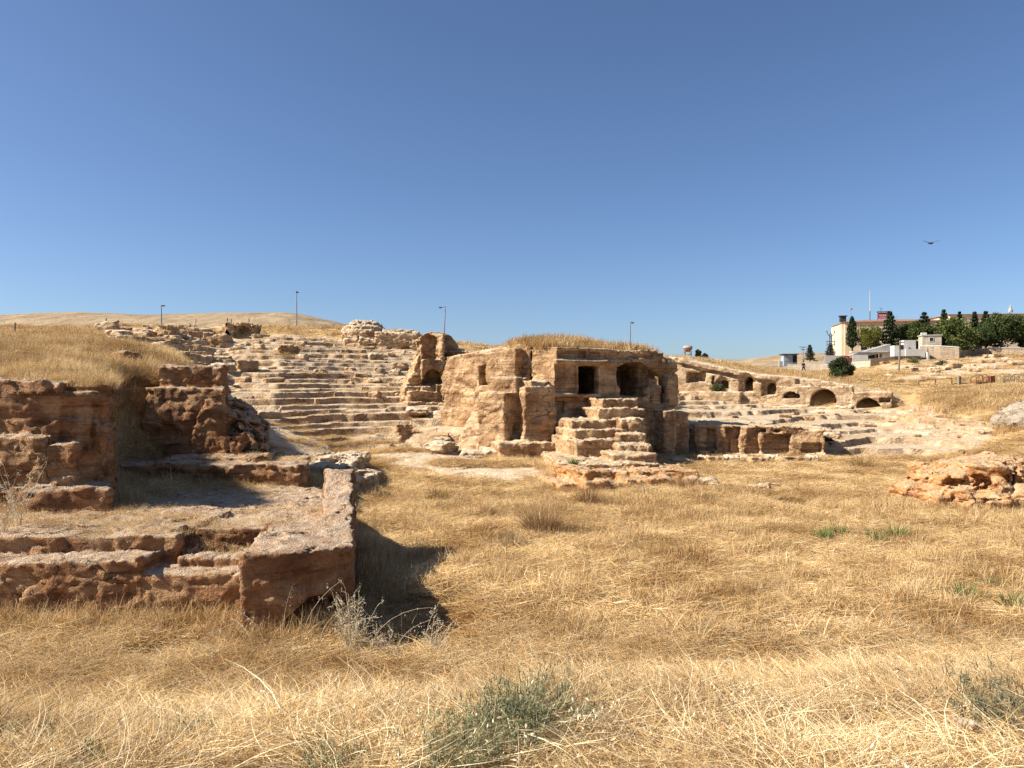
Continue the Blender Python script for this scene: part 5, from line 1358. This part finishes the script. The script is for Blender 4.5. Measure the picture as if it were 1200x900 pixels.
tree('garden_tree', 1226, 139, 370, 410, 40, 'leafy', 'leafy tree beyond the right picture edge above the garden wall', (0.068, 0.096, 0.036))
tree('young_fir', 949, 150, 403.5, 422, 11, 'fir', 'small grey-green young pine beside the little grey kiosk', (.055, .07, .045))
tree('young_fir', 973, 146, 402, 419, 12, 'fir', 'small pine growing round the foot of the lattice pole', (.05, .06, .04))
tree('roadside_tree', 818, 138, 409, 420, 9, 'leafy', 'small round tree standing beside the water tower', (.06, .085, .04))
tree('roadside_tree', 826, 140, 414, 421, 8, 'leafy', 'low bush-like tree right of the one by the water tower', (.06, .075, .04))
tree('garden_bush', 985, 84, 422, 448, 33, 'leafy', 'big round green bush standing alone on the slope above the large arch', (.060, .082, .036), zb=float(gz(X(985, 84), 84)))
def shrub(px, D, w, h, label, col, z=None):
    n = 900; d = rng.normal(0, 1, (n, 3)); d /= np.linalg.norm(d, axis=1)[:, None]; d[:, 2] = np.abs(d[:, 2])
    ce = d * rng.uniform(.3, 1, (n, 1)) * np.array([w, w, h]); ce += rng.normal(0, .06, ce.shape)
    v, f, c = leaf_cloud(ce, d, .16, np.clip(np.array(col) * rng.uniform(.6, 1.4, (n, 1)), 0, 1))
    plant('shrub', px, D, label, 'shrub', [(v, f, c)], z=z)
shrub(840, 73.2, .75, .6, 'small green shrub below the first arched tomb door', (.11, .12, .055), z=Z(457, 73.2))
shrub(1017, 65.0, .6, .45, 'small green shrub at the foot of the rightmost low arch', (.16, .17, .06), z=Z(489, 65))
shrub(1030, 64.4, .5, .4, 'yellowish shrub just right of the one under the rightmost low arch', (.2, .19, .07), z=Z(489.5, 64.4))
shrub(970, 45.0, .35, .45, 'tiny dark plant at the right end of the hewn piers', (.07, .08, .04), z=Z(522, 45))
shrub(1104, 108, 1.0, .7, 'dark green shrub on the dry slope under the garden wall', (.07, .08, .035))
shrub(1070, 112, .9, .8, 'olive shrub against the stone garden wall foot', (.16, .15, .06))

# ------------------------------------------------------------------ buildings on the right hill
M_CREAM = simple('cream_plaster', (.60, .49, .34), .9, .10, .5)
M_CREAM2 = simple('pink_cream_plaster', (.56, .46, .32), .9, .10, .5)
M_ROOF = simple('red_roof_tiles', (.30, .16, .11), .9, .2, 2)
M_WHITE = simple('white_paint', (.50, .47, .42), .7, .08, 1)
M_CONC = simple('grey_concrete', (.36, .35, .33), .95, .18, .8)
M_CONCL = simple('pale_concrete', (.52, .50, .46), .95, .12, .8)
M_GLASS = simple('dark_glass', (.02, .024, .03), .15, .1, 1)
M_DARK = simple('dark_metal', (.045, .045, .048), .6, .2, 4)
M_GALV = simple('galvanised_steel', (.30, .31, .32), .5, .15, 3, .6)
M_RUST = simple('rusty_iron', (.20, .085, .045), .9, .4, 9)
M_WOODP = simple('grey_weathered_wood', (.22, .175, .13), .95, .25, 12)
M_RED = simple('red_paint', (.45, .045, .035), .6, .08, 2)
M_BLUEG = simple('blue_grey_panel', (.30, .36, .40), .6, .1, 1)
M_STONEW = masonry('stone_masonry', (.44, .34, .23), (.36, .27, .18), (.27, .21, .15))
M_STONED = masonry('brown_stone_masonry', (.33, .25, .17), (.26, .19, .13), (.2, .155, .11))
M_STONEP = masonry('pale_stone_masonry', (.58, .50, .38), (.52, .44, .33), (.42, .35, .27), .6, .3)

def local_box_house(name, px, D, rot, w, d, zb, zt, mat, label, cat_='building', roof=None, wins=(), roofmat=None, over=.35):
    t = empty(name, (X(px, D), D, zb), rot); tag(t, label, cat_)
    h = zt - zb
    MB().box((w / 2, d / 2, h / 2), (w / 2, d / 2, h / 2)).build('wall', mat, t)
    if roof:
        mb = MB(); rv = [(-over, -over, h), (w + over, -over, h), (w + over, d + over, h), (-over, d + over, h)]
        e = .13
        mb.box((w / 2, d / 2, h + e / 2 + .003), (w / 2 + over, d / 2 + over, e / 2))
        b = h + e + .003; m_ = min(w, d) / 2
        vs = [(-over, -over, b), (w + over, -over, b), (w + over, d + over, b), (-over, d + over, b), (m_, d / 2, b + roof), (w - m_, d / 2, b + roof)]
        mb.add(vs, [(0, 1, 5, 4), (1, 2, 5), (2, 3, 4, 5), (3, 0, 4)])
        mb.build('roof', roofmat or M_ROOF, t)
    for (u, z, ww, hh, side) in wins:
        if side == 'f':
            f = MB().box((u, -.03, z), (ww / 2 + .1, .05, hh / 2 + .1)).build('window', M_WHITE, t)
            MB().box((u, -.055, z), (ww / 2, .04, hh / 2)).build('pane', M_GLASS, f)
        else:
            f = MB().box((-.03, u, z), (.05, ww / 2 + .1, hh / 2 + .1)).build('window', M_WHITE, t)
            MB().box((-.055, u, z), (.04, ww / 2, hh / 2)).build('pane', M_GLASS, f)
    return t
zt1 = Z(378, 156)
wn = [(u, z, 1.2, 1.3, 'f') for u in (3.6, 6.2, 9.0, 13.4, 16.0) for z in (zt1 - 7.5 - 1.9, zt1 - 7.5 - 4.9)]
b1 = local_box_house('long_building', 990, 156, -.20, 19.5, 11, 7.5, zt1, M_CREAM2, 'long cream building with a low red roof behind the cypress and tall fir', roof=.8, wins=wn)
MB().box((-.28, 5.5, (zt1 - 7.5) / 2 - .1), (.25, 5.0, (zt1 - 7.5) / 2 - .2)).build('end_wall', M_CREAM, b1)
MB().box((-.2, .9, zt1 - 7.5 + .75), (.55, .55, .55)).box((-.2, .9, zt1 - 7.5 + 1.38), (.75, .75, .07)).build('chimney', M_DARK, b1)
zt2 = Z(369, 178)
b2 = local_box_house('far_building', 1113, 178, -.12, 28, 12, 8, zt2, M_CREAM, 'farther cream building with a flat tiled roof behind the garden trees', roof=.4, wins=[(u, zt2 - 8 - 1.7, 1.2, 1.3, 'f') for u in (2.0, 5.5, 9, 12.5, 16)])
MB().lathe((15, 4, zt2 - 8 + .8), [(.5, 0), (.5, .5), (.3, .8), (.1, 1.5), (.02, 2.2)], 10).build('roof_finial', M_CONC, b2)
# roof sign / cabin on the first building
t = empty('rooftop_billboard', (X(1031.5, 156), 157, zt1 + .3), -.2); tag(t, 'small red and white panel on a frame above the red roof', 'sign')
for u in (0, 1.75): MB().box((u, 0, .85), (.06, .06, 1.15)).build('post', M_DARK, t)
MB().box((.9, -.07, 1.15), (.82, .03, .62)).build('panel', M_RED, t)
MB().box((.9, 0, 1.95), (1.1, .3, .06)).build('top_beam', M_DARK, t)
mb = MB()
for k in range(4): mb.box((.42 + .32 * k, -.105, 1.28), (.09, .008, .16))
mb.box((.9, -.105, .86), (.6, .008, .05)); mb.build('white_marking', M_WHITE, t)
t = empty('radio_mast', (X(1019.5, 158), 158, zt1 + .6)); tag(t, 'tall thin white radio mast on the red roof', 'mast')
MB().tube([(0, 0, 0), (0, 0, 1.9)], .07, 6).build('base_pole', M_DARK, t); MB().tube([(0, 0, 1.9), (0, 0, Z(340, 158) - zt1 - .6)], [.085, .05], 6).build('white_whip', M_WHITE, t)
t = empty('dish_mast', (X(997, 158), 158, zt1 + .3)); tag(t, 'faint short mast with a pale dish above the cypress tip', 'mast')
MB().tube([(0, 0, 0), (0, 0, 3.1)], .03, 6).build('pole', M_GALV, t); MB().lathe((0, -.1, 2.4), [(.02, 0), (.25, .12), (.36, .3), (.37, .32)], 12).build('dish', M_WHITE, t)
t = empty('roof_antenna', (X(1033.5, 157), 157.4, zt1 + .3)); tag(t, 'small antenna standing over the red roof panel', 'antenna')
MB().tube([(0, 0, 0), (0, 0, 2.8)], .04, 6).build('pole', M_DARK, t); MB().box((0, 0, 2.75), (.35, .02, .02)).box((0, 0, 2.5), (.28, .02, .02)).build('crossbar', M_GALV, t)
# stone hut, sheds and walls
zh0, zh1 = Z(407, 131), Z(393.5, 131)
hut = local_box_house('stone_hut', 1081, 130.5, -.28, 2.9, 3.0, zh0 - .3, zh1, M_STONEP, 'little square pale stone hut with one dark window on the garden wall', 'hut',
                      wins=[(1.35, zh1 - zh0 - .35, .5, .55, 'f')])
MB().box((1.45, 1.5, zh1 - zh0 + .36), (1.6, 1.65, .06)).box((.25, .4, zh1 - zh0 + .62), (.4, .4, .2)).build('roof_slab', M_CONCL, hut)
def wall_run(name, pts, th, mat, label, cat_='wall', cap=None):
    """pts: (px, D, py_top, py_bottom) — one continuous wall with its own thickness"""
    n = len(pts); P = [(X(p, D), D, Z(b, D) - .8, Z(t_, D)) for p, D, t_, b in pts]
    vs = []
    for i, (x, y, z0, z1) in enumerate(P):
        a = P[max(i - 1, 0)]; b = P[min(i + 1, n - 1)]; dx, dy = b[0] - a[0], b[1] - a[1]; l = math.hypot(dx, dy); nx_, ny_ = -dy / l * th, dx / l * th
        vs += [(x, y, z0), (x, y, z1), (x + nx_, y + ny_, z1), (x + nx_, y + ny_, z0)]
    fs = []
    for i in range(n - 1):
        a, b = i * 4, (i + 1) * 4
        for k in range(4): fs.append((a + k, b + k, b + (k + 1) % 4, a + (k + 1) % 4))
    fs += [(0, 1, 2, 3), ((n - 1) * 4 + 3, (n - 1) * 4 + 2, (n - 1) * 4 + 1, (n - 1) * 4)]
    o = MB().add(vs, fs).build(name, mat); tag(o, label, cat_)
    if cap:
        vs2 = []
        for i, (x, y, z0, z1) in enumerate(P):
            a = P[max(i - 1, 0)]; b = P[min(i + 1, n - 1)]; dx, dy = b[0] - a[0], b[1] - a[1]; l = math.hypot(dx, dy); nx_, ny_ = -dy / l, dx / l
            vs2 += [(x - nx_ * .08, y - ny_ * .08, z1 + .004), (x - nx_ * .08, y - ny_ * .08, z1 + .16), (x + nx_ * (th + .08), y + ny_ * (th + .08), z1 + .16), (x + nx_ * (th + .08), y + ny_ * (th + .08), z1 + .004)]
        MB().add(vs2, fs).build('coping', cap, o)
    return o
wall_run('garden_wall', [(1078, 131, 406, 425.5), (1102, 128, 406, 425), (1124, 126.5, 407.5, 425.5)], .6, M_STONEW, 'tan stone retaining wall under the little stone hut', cap=M_CONCL)
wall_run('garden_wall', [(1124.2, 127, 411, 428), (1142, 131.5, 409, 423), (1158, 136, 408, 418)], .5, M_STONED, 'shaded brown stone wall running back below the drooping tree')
wall_run('garden_wall', [(1158.2, 136, 408, 417), (1180, 134, 408, 418), (1199.5, 132.5, 408.5, 420), (1240, 130, 408, 421)], .5, M_STONEW, 'stone wall below the leafy trees at the right edge', cap=M_CONC)
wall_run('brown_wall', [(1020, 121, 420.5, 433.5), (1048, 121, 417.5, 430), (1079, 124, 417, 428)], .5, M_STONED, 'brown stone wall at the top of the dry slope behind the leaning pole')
wall_run('pale_wall', [(923, 128, 427, 438), (960, 126, 427, 440), (1000, 123, 424, 440), (1020, 121, 422.5, 437)], .5, M_STONEP, 'long pale rubble wall behind the walking person')
wall_run('parapet_wall', [(966, 136, 416.5, 426), (1000, 135, 416.5, 425)], .4, M_CONC, 'low grey concrete wall behind the round green bush')
t = empty('concrete_shed', (X(991, 134), 134, Z(424, 134)), -.12); tag(t, 'grey concrete shed with a sloping flank roof, white end and dark opening', 'shed')
s = 134 / F
MB().prism([(0, .9), (7.3, 3.05), (7.3, 1.6), (0, .55)], -.3, 3).build('sloping_parapet', M_CONC, t)
MB().box((6.75, .6, .75), (.75, .8, .84)).build('white_end', M_WHITE, t)
MB().box((3.9, .25, 1.72), (3.0, .7, .08)).build('roof_slab', M_CONCL, t)
MB().box((4.5, 1.2, .7), (1.3, .1, .85)).build('dark_opening', M_GLASS, t)
MB().box((2.3, -.4, .55), (1.35, .06, .62), 0, .92).build('grey_panel', M_CONCL, t)
MB().box((5.2, .9, .7), (.10, .2, .9)).build('post', M_CONC, t)
sg = empty('red_sign', (X(992.2, 129), 129, Z(425.5, 129))); tag(sg, 'small red sign with a white crescent and star mark beside the grey shed', 'sign')
MB().box((0, 0, .75), (.48, .03, .45)).build('panel', M_RED, sg)
mb = MB()
for k in range(11):
    a = .75 + k * (4.78 / 10); mb.box((-.08 + .2 * math.cos(a), -.036, .76 + .2 * math.sin(a)), (.035, .005, .045), 0)
for k in range(5):
    a = 1.57 + k * 1.2566; mb.tube([(.17, -.036, .76), (.17 + .09 * math.cos(a), -.036, .76 + .09 * math.sin(a))], [.028, .004], 4)
mb.build('white_marking', M_WHITE, sg)
for u in (-.4, .4): MB().box((u, .05, .1), (.03, .03, .5)).build('post', M_DARK, sg)
t = empty('white_shed', (X(1048, 128), 128, Z(419, 128)), -.15); tag(t, 'low white block shed with stepped roofs left of the little stone hut', 'shed')
MB().box((1.1, 1, .9), (1.1, 1, 1.1)).build('left_room', M_CONCL, t); MB().box((2.6, 1.6, 1.4), (.95, 1, 1.5)).build('tall_room', M_WHITE, t)
MB().box((3.2, .6, .75), (1.5, .9, .62)).build('front_room', M_WHITE, t); MB().box((3.4, .2, .02), (1.5, .7, .06)).build('floor_slab', M_CONC, t)
MB().box((3.85, 1.7, 1.7), (.22, .5, .7)).build('dark_doorway', M_GLASS, t)
t = empty('wall_pillar', (X(1090.5, 126), 127.1, Z(426, 126))); tag(t, 'slim pale pillar standing against the tan retaining wall', 'pillar')
MB().box((0, -.3, .9), (.17, .17, 1.0)).build('shaft', M_CONCL, t); MB().box((.02, -.25, 2.2), (.05, .05, .4)).build('top_post', M_DARK, t)
# kiosk
zk = Z(428, 132)
k = empty('guard_kiosk', (X(918.5, 132), 132, zk), -.05); tag(k, 'small blue-grey kiosk with a dark flat canopy on the far rise', 'kiosk')
MB().box((.75, .8, .85), (.75, .8, .95)).build('cabin', M_BLUEG, k); MB().box((1.95, 1.2, .85), (.5, .6, .95)).build('side_room', M_CONCL, k)
MB().box((1.1, .8, 1.88), (1.35, 1.1, .07)).build('canopy', M_DARK, k); MB().box((.75, -.02, 1.15), (.55, .03, .42)).build('window', M_CONC, k)
MB().box((1.95, .57, 1.1), (.4, .03, .62)).build('window', M_GLASS, k); MB().box((-.3, .9, .2), (.25, .25, .5)).build('utility_box', M_CONC, k)

# water tower
D = 138; zt_ = Z(419, D); wt = empty('water_tower', (X(806, D), D, zt_)); tag(wt, 'little water tower with a round tank on thin legs on the horizon', 'water tower')
h1 = Z(411.5, D) - zt_
for sx, sy in ((-1, -1), (1, -1), (1, 1), (-1, 1)): MB().tube([(sx * .62, sy * .62, -1.2), (sx * .52, sy * .52, h1)], .06, 6).build('leg', M_DARK, wt)
MB().tube([(-.6, -.6, h1 * .45), (.6, -.6, h1 * .45)], .035, 5).tube([(-.6, .6, h1 * .45), (.6, .6, h1 * .45)], .035, 5).tube([(-.6, -.6, h1 * .45), (-.6, .6, h1 * .45)], .035, 5).tube([(.6, -.6, h1 * .45), (.6, .6, h1 * .45)], .035, 5).build('brace', M_DARK, wt)
MB().lathe((0, 0, h1), [(.25, -.15), (.62, .1), (.80, .42), (.80, .50)], 16).build('tank', simple('rust_brown_tank', (.27, .16, .12), .7, .2, 2), wt, True)
MB().lathe((0, 0, h1 + .50), [(.87, 0), (.87, .12), (.75, .42), (.3, .50)], 16).build('tank_lid', simple('pinkish_grey_lid', (.40, .30, .27), .8, .1, 2), wt, True)

# ------------------------------------------------------------------ poles
def lamp(px, D, pyt, pyb, lean, arm, label):
    zb = float(gz(X(px, D), D)); zt = Z(pyt, D); o = empty('lamp_post', (X(px, D), D, zb)); tag(o, label, 'lamp post')
    h = zt - zb; L_ = lean * h
    MB().tube([(0, 0, -.4), (L_ * .5, 0, h * .5), (L_, 0, h)], [.11, .09, .06], 8).build('pole', M_GALV, o)
    MB().tube([(L_ * .97, 0, h * .97), (L_ + arm * .6, 0, h * .985), (L_ + arm, 0, h * .97)], .04, 6).build('arm', M_GALV, o)
    MB().box((L_ + arm * 1.15, 0, h * .965), (max(.16, abs(arm) * .3), .12, .07)).build('lamp_head', M_DARK, o)
lamp(189, 100, 357.5, 372, .0, .25, 'short lamp post with a dark head at far left on the ridge')
lamp(347.5, 106, 341, 378, .0, .1, 'tall straight lamp post against the sky on the left ridge')
lamp(519.5, 98, 359, 390, .06, -.55, 'leaning lamp post behind the stacked-niche tomb')
lamp(738, 100, 377, 407, .02, .25, 'lamp post rising behind the grassy top of the main tomb')
D = 96; o = empty('utility_pole', (X(1053, D), D, float(gz(X(1053, D), D)))); tag(o, 'weathered wooden pole with a dark box on the right slope', 'utility pole')
hp = Z(399, D) - o.location.z
MB().tube([(0, 0, -.4), (.1, 0, hp * .5), (.25, 0, hp)], [.13, .11, .08], 8).build('pole', M_WOODP, o)
MB().box((.28, -.18, hp - .85), (.2, .15, .28)).build('meter_box', M_DARK, o); MB().box((.25, 0, hp - .25), (.45, .05, .05)).build('crossarm', M_WOODP, o)
D = 142; o = empty('lattice_pole', (X(973.5, D), D, Z(419, D))); tag(o, 'lattice power pole with branching arms left of the cream building', 'utility pole'); s = D / F; h = 30 * s
for sx in (-.28, .28): MB().tube([(sx, 0, -.5), (sx * .55, 0, h * .92)], .075, 6).build('leg', M_DARK, o)
mb = MB()
for i in range(8):
    z0 = h * .1 * i; z1 = h * .1 * (i + 1); sg_ = 1 if i % 2 else -1; mb.tube([(sg_ * .26, 0, z0), (-sg_ * .24, 0, z1)], .035, 5)
mb.build('lattice', M_DARK, o)
MB().box((0, 0, h * .62), (.75, .1, .06)).box((0, 0, h * .50), (.75, .1, .06)).box((-.7, 0, h * .56), (.05, .05, .5)).box((.7, 0, h * .56), (.05, .05, .5)).build('platform', M_GALV, o)
for sx in (-1, 1):
    MB().tube([(0, 0, h * .80), (sx * .45, 0, h * .88), (sx * .70, 0, h * .99)], .05, 6).build('arm', M_DARK, o)
    MB().lathe((sx * .70, 0, h * .98), [(.07, 0), (.12, .08), (.07, .16), (.10, .24), (.04, .32)], 8).build('insulator', M_DARK, o)
MB().lathe((0, 0, h * .92), [(.06, 0), (.1, .1), (.05, .3)], 8).build('insulator', M_DARK, o)
D = 140; o = empty('utility_pole', (X(941, D), D, Z(424, D) - .4)); tag(o, 'thin pole with two short crossarms behind the walking person', 'utility pole'); h = Z(406, D) - o.location.z
MB().tube([(0, 0, 0), (0, 0, h)], [.1, .07], 6).build('pole', M_GALV, o)
MB().box((0, 0, h - .12), (.65, .05, .05)).build('crossarm', M_DARK, o); MB().box((.05, 0, h - .55), (.4, .05, .05)).build('crossarm', M_DARK, o)
for k_ in range(5): pass
# fence posts along the ridge
p0 = None
for (px, D, hh) in [(17.5, 62, .95), (124, 84, 1.5), (229.5, 96, 1.3), (267, 97, 1.4), (271, 97, 1.25), (291.5, 96, 1.5)]:
    if p0 is None:
        p0 = MB().box((0, 0, .45), (.035, .035, .65), 0, .8).box((.03, 0, .95), (.07, .03, .03)).build('fence_post', M_DARK); o = p0
    else: o = p0.copy(); C.objects.link(o)
    x = X(px, D); o.location = (x, D, float(gz(x, D))); o.scale = (1, 1, hh); o.rotation_euler = (0, random.uniform(-.06, .06), random.uniform(0, 3))
    tag(o, 'thin dark fence post on the left ridge', 'fence post', 'fence posts along the left ridge')
# railing and rusty scrap frames on the right bank
def on(px, D): return Vector((X(px, D), D, float(gz(X(px, D), D))))
a = on(1076, 76); r_ = empty('metal_railing', a); tag(r_, 'thin dark metal railing on the right slope left of the rusty frames', 'railing')
def rel(px, D, dz): v = on(px, D); return (v.x - a.x, v.y - a.y, v.z - a.z + dz)
for p in (1077, 1096, 1115.5): MB().tube([rel(p, 76, -.2), rel(p, 76, .62)], .035, 6).build('post', M_DARK, r_)
MB().tube([rel(1077, 76, .6), rel(1096, 76, .6), rel(1115.5, 76, .6)], .028, 6).build('rail', M_DARK, r_)
MB().tube([rel(1040, 76.5, .25), rel(1060, 76.5, .22), rel(1077, 76, .3)], .022, 5).build('rail', M_RUST, r_)
o = MB().box((0, 0, .3), (.14, .14, .5), .2, .8).build('stub_post', M_WOODP); o.location = on(1124, 75); tag(o, 'short thick grey post stub between the railing and white hoop', 'post')
o = MB().tube([(-.16, 0, 0), (-.16, 0, .28), (-.05, 0, .36), (.05, 0, .36), (.16, 0, .28), (.16, 0, 0)], .03, 6).build('white_hoop', M_WHITE); o.location = on(1130, 75); tag(o, 'small white hoop in the grass beside the post stub', 'hoop')
def frame(px0, px1, D, h, label, name, mat):
    b = on((px0 + px1) / 2, D); w = (px1 - px0) / F * D / 2
    o = empty(name, b); tag(o, label, 'metal frame')
    for sy in (0, .9):
        MB().tube([(-w, sy, -.2), (-w, sy, h * .6), (-w * .5, sy, h * .95), (w * .1, sy, h), (w * .3, sy, h * .8), (w * .3, sy, -.2)], .04, 6).build('hoop', mat, o)
        MB().tube([(w * .3, sy, h * .55), (w, sy, h * .9), (w, sy, -.2)], .035, 6).build('leg', mat, o)
    MB().box((0, .45, .12), (w * .95, .5, .08)).build('bed', mat, o)
    MB().tube([(-w, 0, h * .35), (w, .0, h * .35)], .03, 5).build('rail', mat, o)
    return o
f1 = frame(1144, 1166, 74, .85, 'rusty iron frame like a broken cart in the dry grass', 'cart_wreck', M_RUST)
MB().box((.55, .2, .42), (.22, .3, .3), .2).build('rusty_box', M_RUST, f1)
frame(1175, 1189, 74, .85, 'grey bent metal hoop frame between the rusty frame and right edge', 'hoop_frame', M_WOODP)
frame(1191, 1206, 73, .9, 'bent metal hoop frame cut by the right picture edge', 'hoop_frame', M_WOODP)
o = MB().tube([(0, 0, 0), (.3, 0, .06), (1.9, .1, .05)], .05, 6).build('rusty_pipe', M_RUST); o.location = on(1116, 75.3) + Vector((0, 0, .05)); tag(o, 'rusty pipe lying in the grass behind the railing', 'pipe')

# ------------------------------------------------------------------ walking person
def skin_body(name, V, E, R, mat, parent=None, root=0, sub=2):
    me = bpy.data.meshes.new(name); me.from_pydata(V, E, []); o = bpy.data.objects.new(name, me); C.objects.link(o)
    md = o.modifiers.new('skin', 'SKIN'); 
    sv = me.skin_vertices[0].data
    for i, r in enumerate(R): sv[i].radius = (r, r); sv[i].use_root = (i == root)
    s2 = o.modifiers.new('sub', 'SUBSURF'); s2.levels = sub; s2.render_levels = sub
    dg = bpy.context.evaluated_depsgraph_get(); ev = o.evaluated_get(dg); m2 = bpy.data.meshes.new_from_object(ev)
    o.modifiers.clear(); o.data = m2; m2.materials.clear(); m2.materials.append(mat)
    for p in m2.polygons: p.use_smooth = True
    if parent: o.parent = parent
    return o
M_SKIN = simple('skin', (.42, .24, .15), .6, .05, 5); M_CLOTH = simple('dark_shirt', (.035, .035, .045), .9, .2, 10); M_TROUS = simple('dark_trousers', (.03, .032, .045), .9, .2, 10); M_HAIR = simple('dark_hair', (.018, .013, .01), .7, .2, 20)
D = 110; pp = empty('person', (X(941.5, D), D, float(gz(X(941.5, D), D))), .15); tag(pp, 'person in dark clothes striding across the slope before the pale wall', 'person')
V = [(0, 0, .95), (0, 0, 1.15), (0, 0, 1.38), (0, 0, 1.47), (0, 0, 1.55), (.01, -.02, 1.66), (0, 0, 1.75),
     (-.09, 0, .9), (-.16, -.02, .52), (-.30, 0, .10), (-.22, -.02, .04), (.09, 0, .9), (.22, 0, .55), (.45, 0, .14), (.55, 0, .12),
     (-.17, 0, 1.40), (-.28, .05, 1.15), (-.16, -.05, .95), (-.12, -.06, .88), (.17, 0, 1.40), (.24, .05, 1.14), (.36, -.05, 1.0), (.40, -.06, .96)]
E = [(0, 1), (1, 2), (2, 3), (3, 4), (4, 5), (5, 6), (0, 7), (7, 8), (8, 9), (9, 10), (0, 11), (11, 12), (12, 13), (13, 14), (2, 15), (15, 16), (16, 17), (17, 18), (2, 19), (19, 20), (20, 21), (21, 22)]
R = [.13, .12, .14, .06, .055, .10, .07, .085, .06, .042, .04, .085, .06, .042, .04, .06, .045, .034, .036, .06, .045, .034, .036]
skin_body('body', V, E, R, M_SKIN, pp)
sh_i = [0, 1, 2, 15, 16, 19, 20]; mp = {a_: i for i, a_ in enumerate(sh_i)}
skin_body('shirt', [V[i] for i in sh_i], [(mp[a_], mp[b_]) for a_, b_ in E if a_ in mp and b_ in mp], [R[i] + .016 for i in sh_i], M_CLOTH, pp)
tr_i = [0, 7, 8, 9, 11, 12, 13]; mp = {a_: i for i, a_ in enumerate(tr_i)}
skin_body('trousers', [V[i] for i in tr_i], [(mp[a_], mp[b_]) for a_, b_ in E if a_ in mp and b_ in mp], [R[i] + .015 for i in tr_i], M_TROUS, pp)
MB().lathe((0, .015, 1.66), [(.115, 0), (.118, .06), (.09, .12), (.03, .145)], 14).build('hair', M_HAIR, pp, True)

# ------------------------------------------------------------------ bird in the sky
D = 60; z = Z(285, D)
def wing(s, tipz, midz):
    v = []; f = []
    prof = [(0.03, .0, .10), (.18, midz * .6, .115), (.36, midz, .10), (.55, (midz + tipz) / 2, .07), (.72, tipz, .02)]
    for (x, zz, c) in prof:
        v += [(s * x, -c * .5, zz), (s * x, c * .1, zz + .016), (s * x, c * .9, zz), (s * x, c * .1, zz - .008)]
    for i in range(4):
        a_, b_ = i * 4, (i + 1) * 4
        for k_ in range(4): f.append((a_ + k_, a_ + (k_ + 1) % 4, b_ + (k_ + 1) % 4, b_ + k_))
    f += [(0, 3, 2, 1), (16, 17, 18, 19)]
    return v, f
mb = MB(); mb.tube([(0, -.24, .0), (0, -.17, .02), (0, -.05, 0), (0, .12, -.01), (0, .22, .0), (0, .36, 0)], [.008, .045, .085, .07, .03, .045], 10)
v, f = wing(1, .30, .14); mb.add(v, f); v, f = wing(-1, .12, .06); mb.add(v, f)
bd = mb.build('bird', simple('dark_plumage', (.035, .03, .028), .8, .3, 20)); bd.location = (X(1091.5, D), D, z); bd.rotation_euler = (0.1, .05, .15)
tag(bd, 'dark bird gliding with raised wings in the blue sky', 'bird')

# ------------------------------------------------------------------ light, sky, camera
sc = bpy.context.scene
EL, AZX, AZY = math.radians(39), -.99, -.13
w = bpy.data.worlds.new('World'); sc.world = w; w.use_nodes = True; nt = w.node_tree
sky = nt.nodes.new('ShaderNodeTexSky'); sky.sky_type = 'NISHITA'; sky.sun_disc = False
sky.sun_elevation = EL; sky.sun_rotation = math.atan2(AZX, AZY)
sky.altitude = 2000; sky.air_density = 1.0; sky.dust_density = 3.5; sky.ozone_density = 5.0
tint = nt.nodes.new('ShaderNodeMix'); tint.data_type = 'RGBA'; tint.blend_type = 'MULTIPLY'; tint.inputs[0].default_value = 1; tint.inputs[7].default_value = (.99, .99, 1.02, 1)
nt.links.new(sky.outputs[0], tint.inputs[6]); nt.links.new(tint.outputs[2], nt.nodes['Background'].inputs['Color']); nt.nodes['Background'].inputs['Strength'].default_value = .070
sd = bpy.data.lights.new('sun', 'SUN'); sd.energy = 5.0; sd.angle = math.radians(.55); sd.color = (1, .94, .84)
so = bpy.data.objects.new('sun', sd); C.objects.link(so)
dv = Vector((AZX * math.cos(EL), AZY * math.cos(EL), math.sin(EL))); so.rotation_euler = dv.to_track_quat('Z', 'Y').to_euler(); so.location = dv * 200
cd = bpy.data.cameras.new('camera'); cd.sensor_width = 36; cd.lens = 36 * F / 1200; cd.clip_start = .1; cd.clip_end = 6000
co = bpy.data.objects.new('camera', cd); C.objects.link(co); co.location = (0, 0, CZ); co.rotation_euler = (math.radians(90), 0, 0); sc.camera = co
sc.view_settings.view_transform = 'Standard'; sc.view_settings.look = 'None'; sc.view_settings.gamma = 1; sc.view_settings.exposure = 0.92
sc.view_settings.use_curve_mapping = False
sc.render.resolution_x = 1024; sc.render.resolution_y = 768
sc.cycles.use_denoising = True; sc.cycles.denoising_prefilter = 'NONE'
try: sc.cycles.denoiser = 'OPENIMAGEDENOISE'
except Exception: pass
sc.cycles.use_adaptive_sampling = True; sc.cycles.adaptive_threshold = .03; sc.cycles.max_bounces = 4; sc.cycles.diffuse_bounces = 3; sc.cycles.transmission_bounces = 2; sc.cycles.glossy_bounces = 2
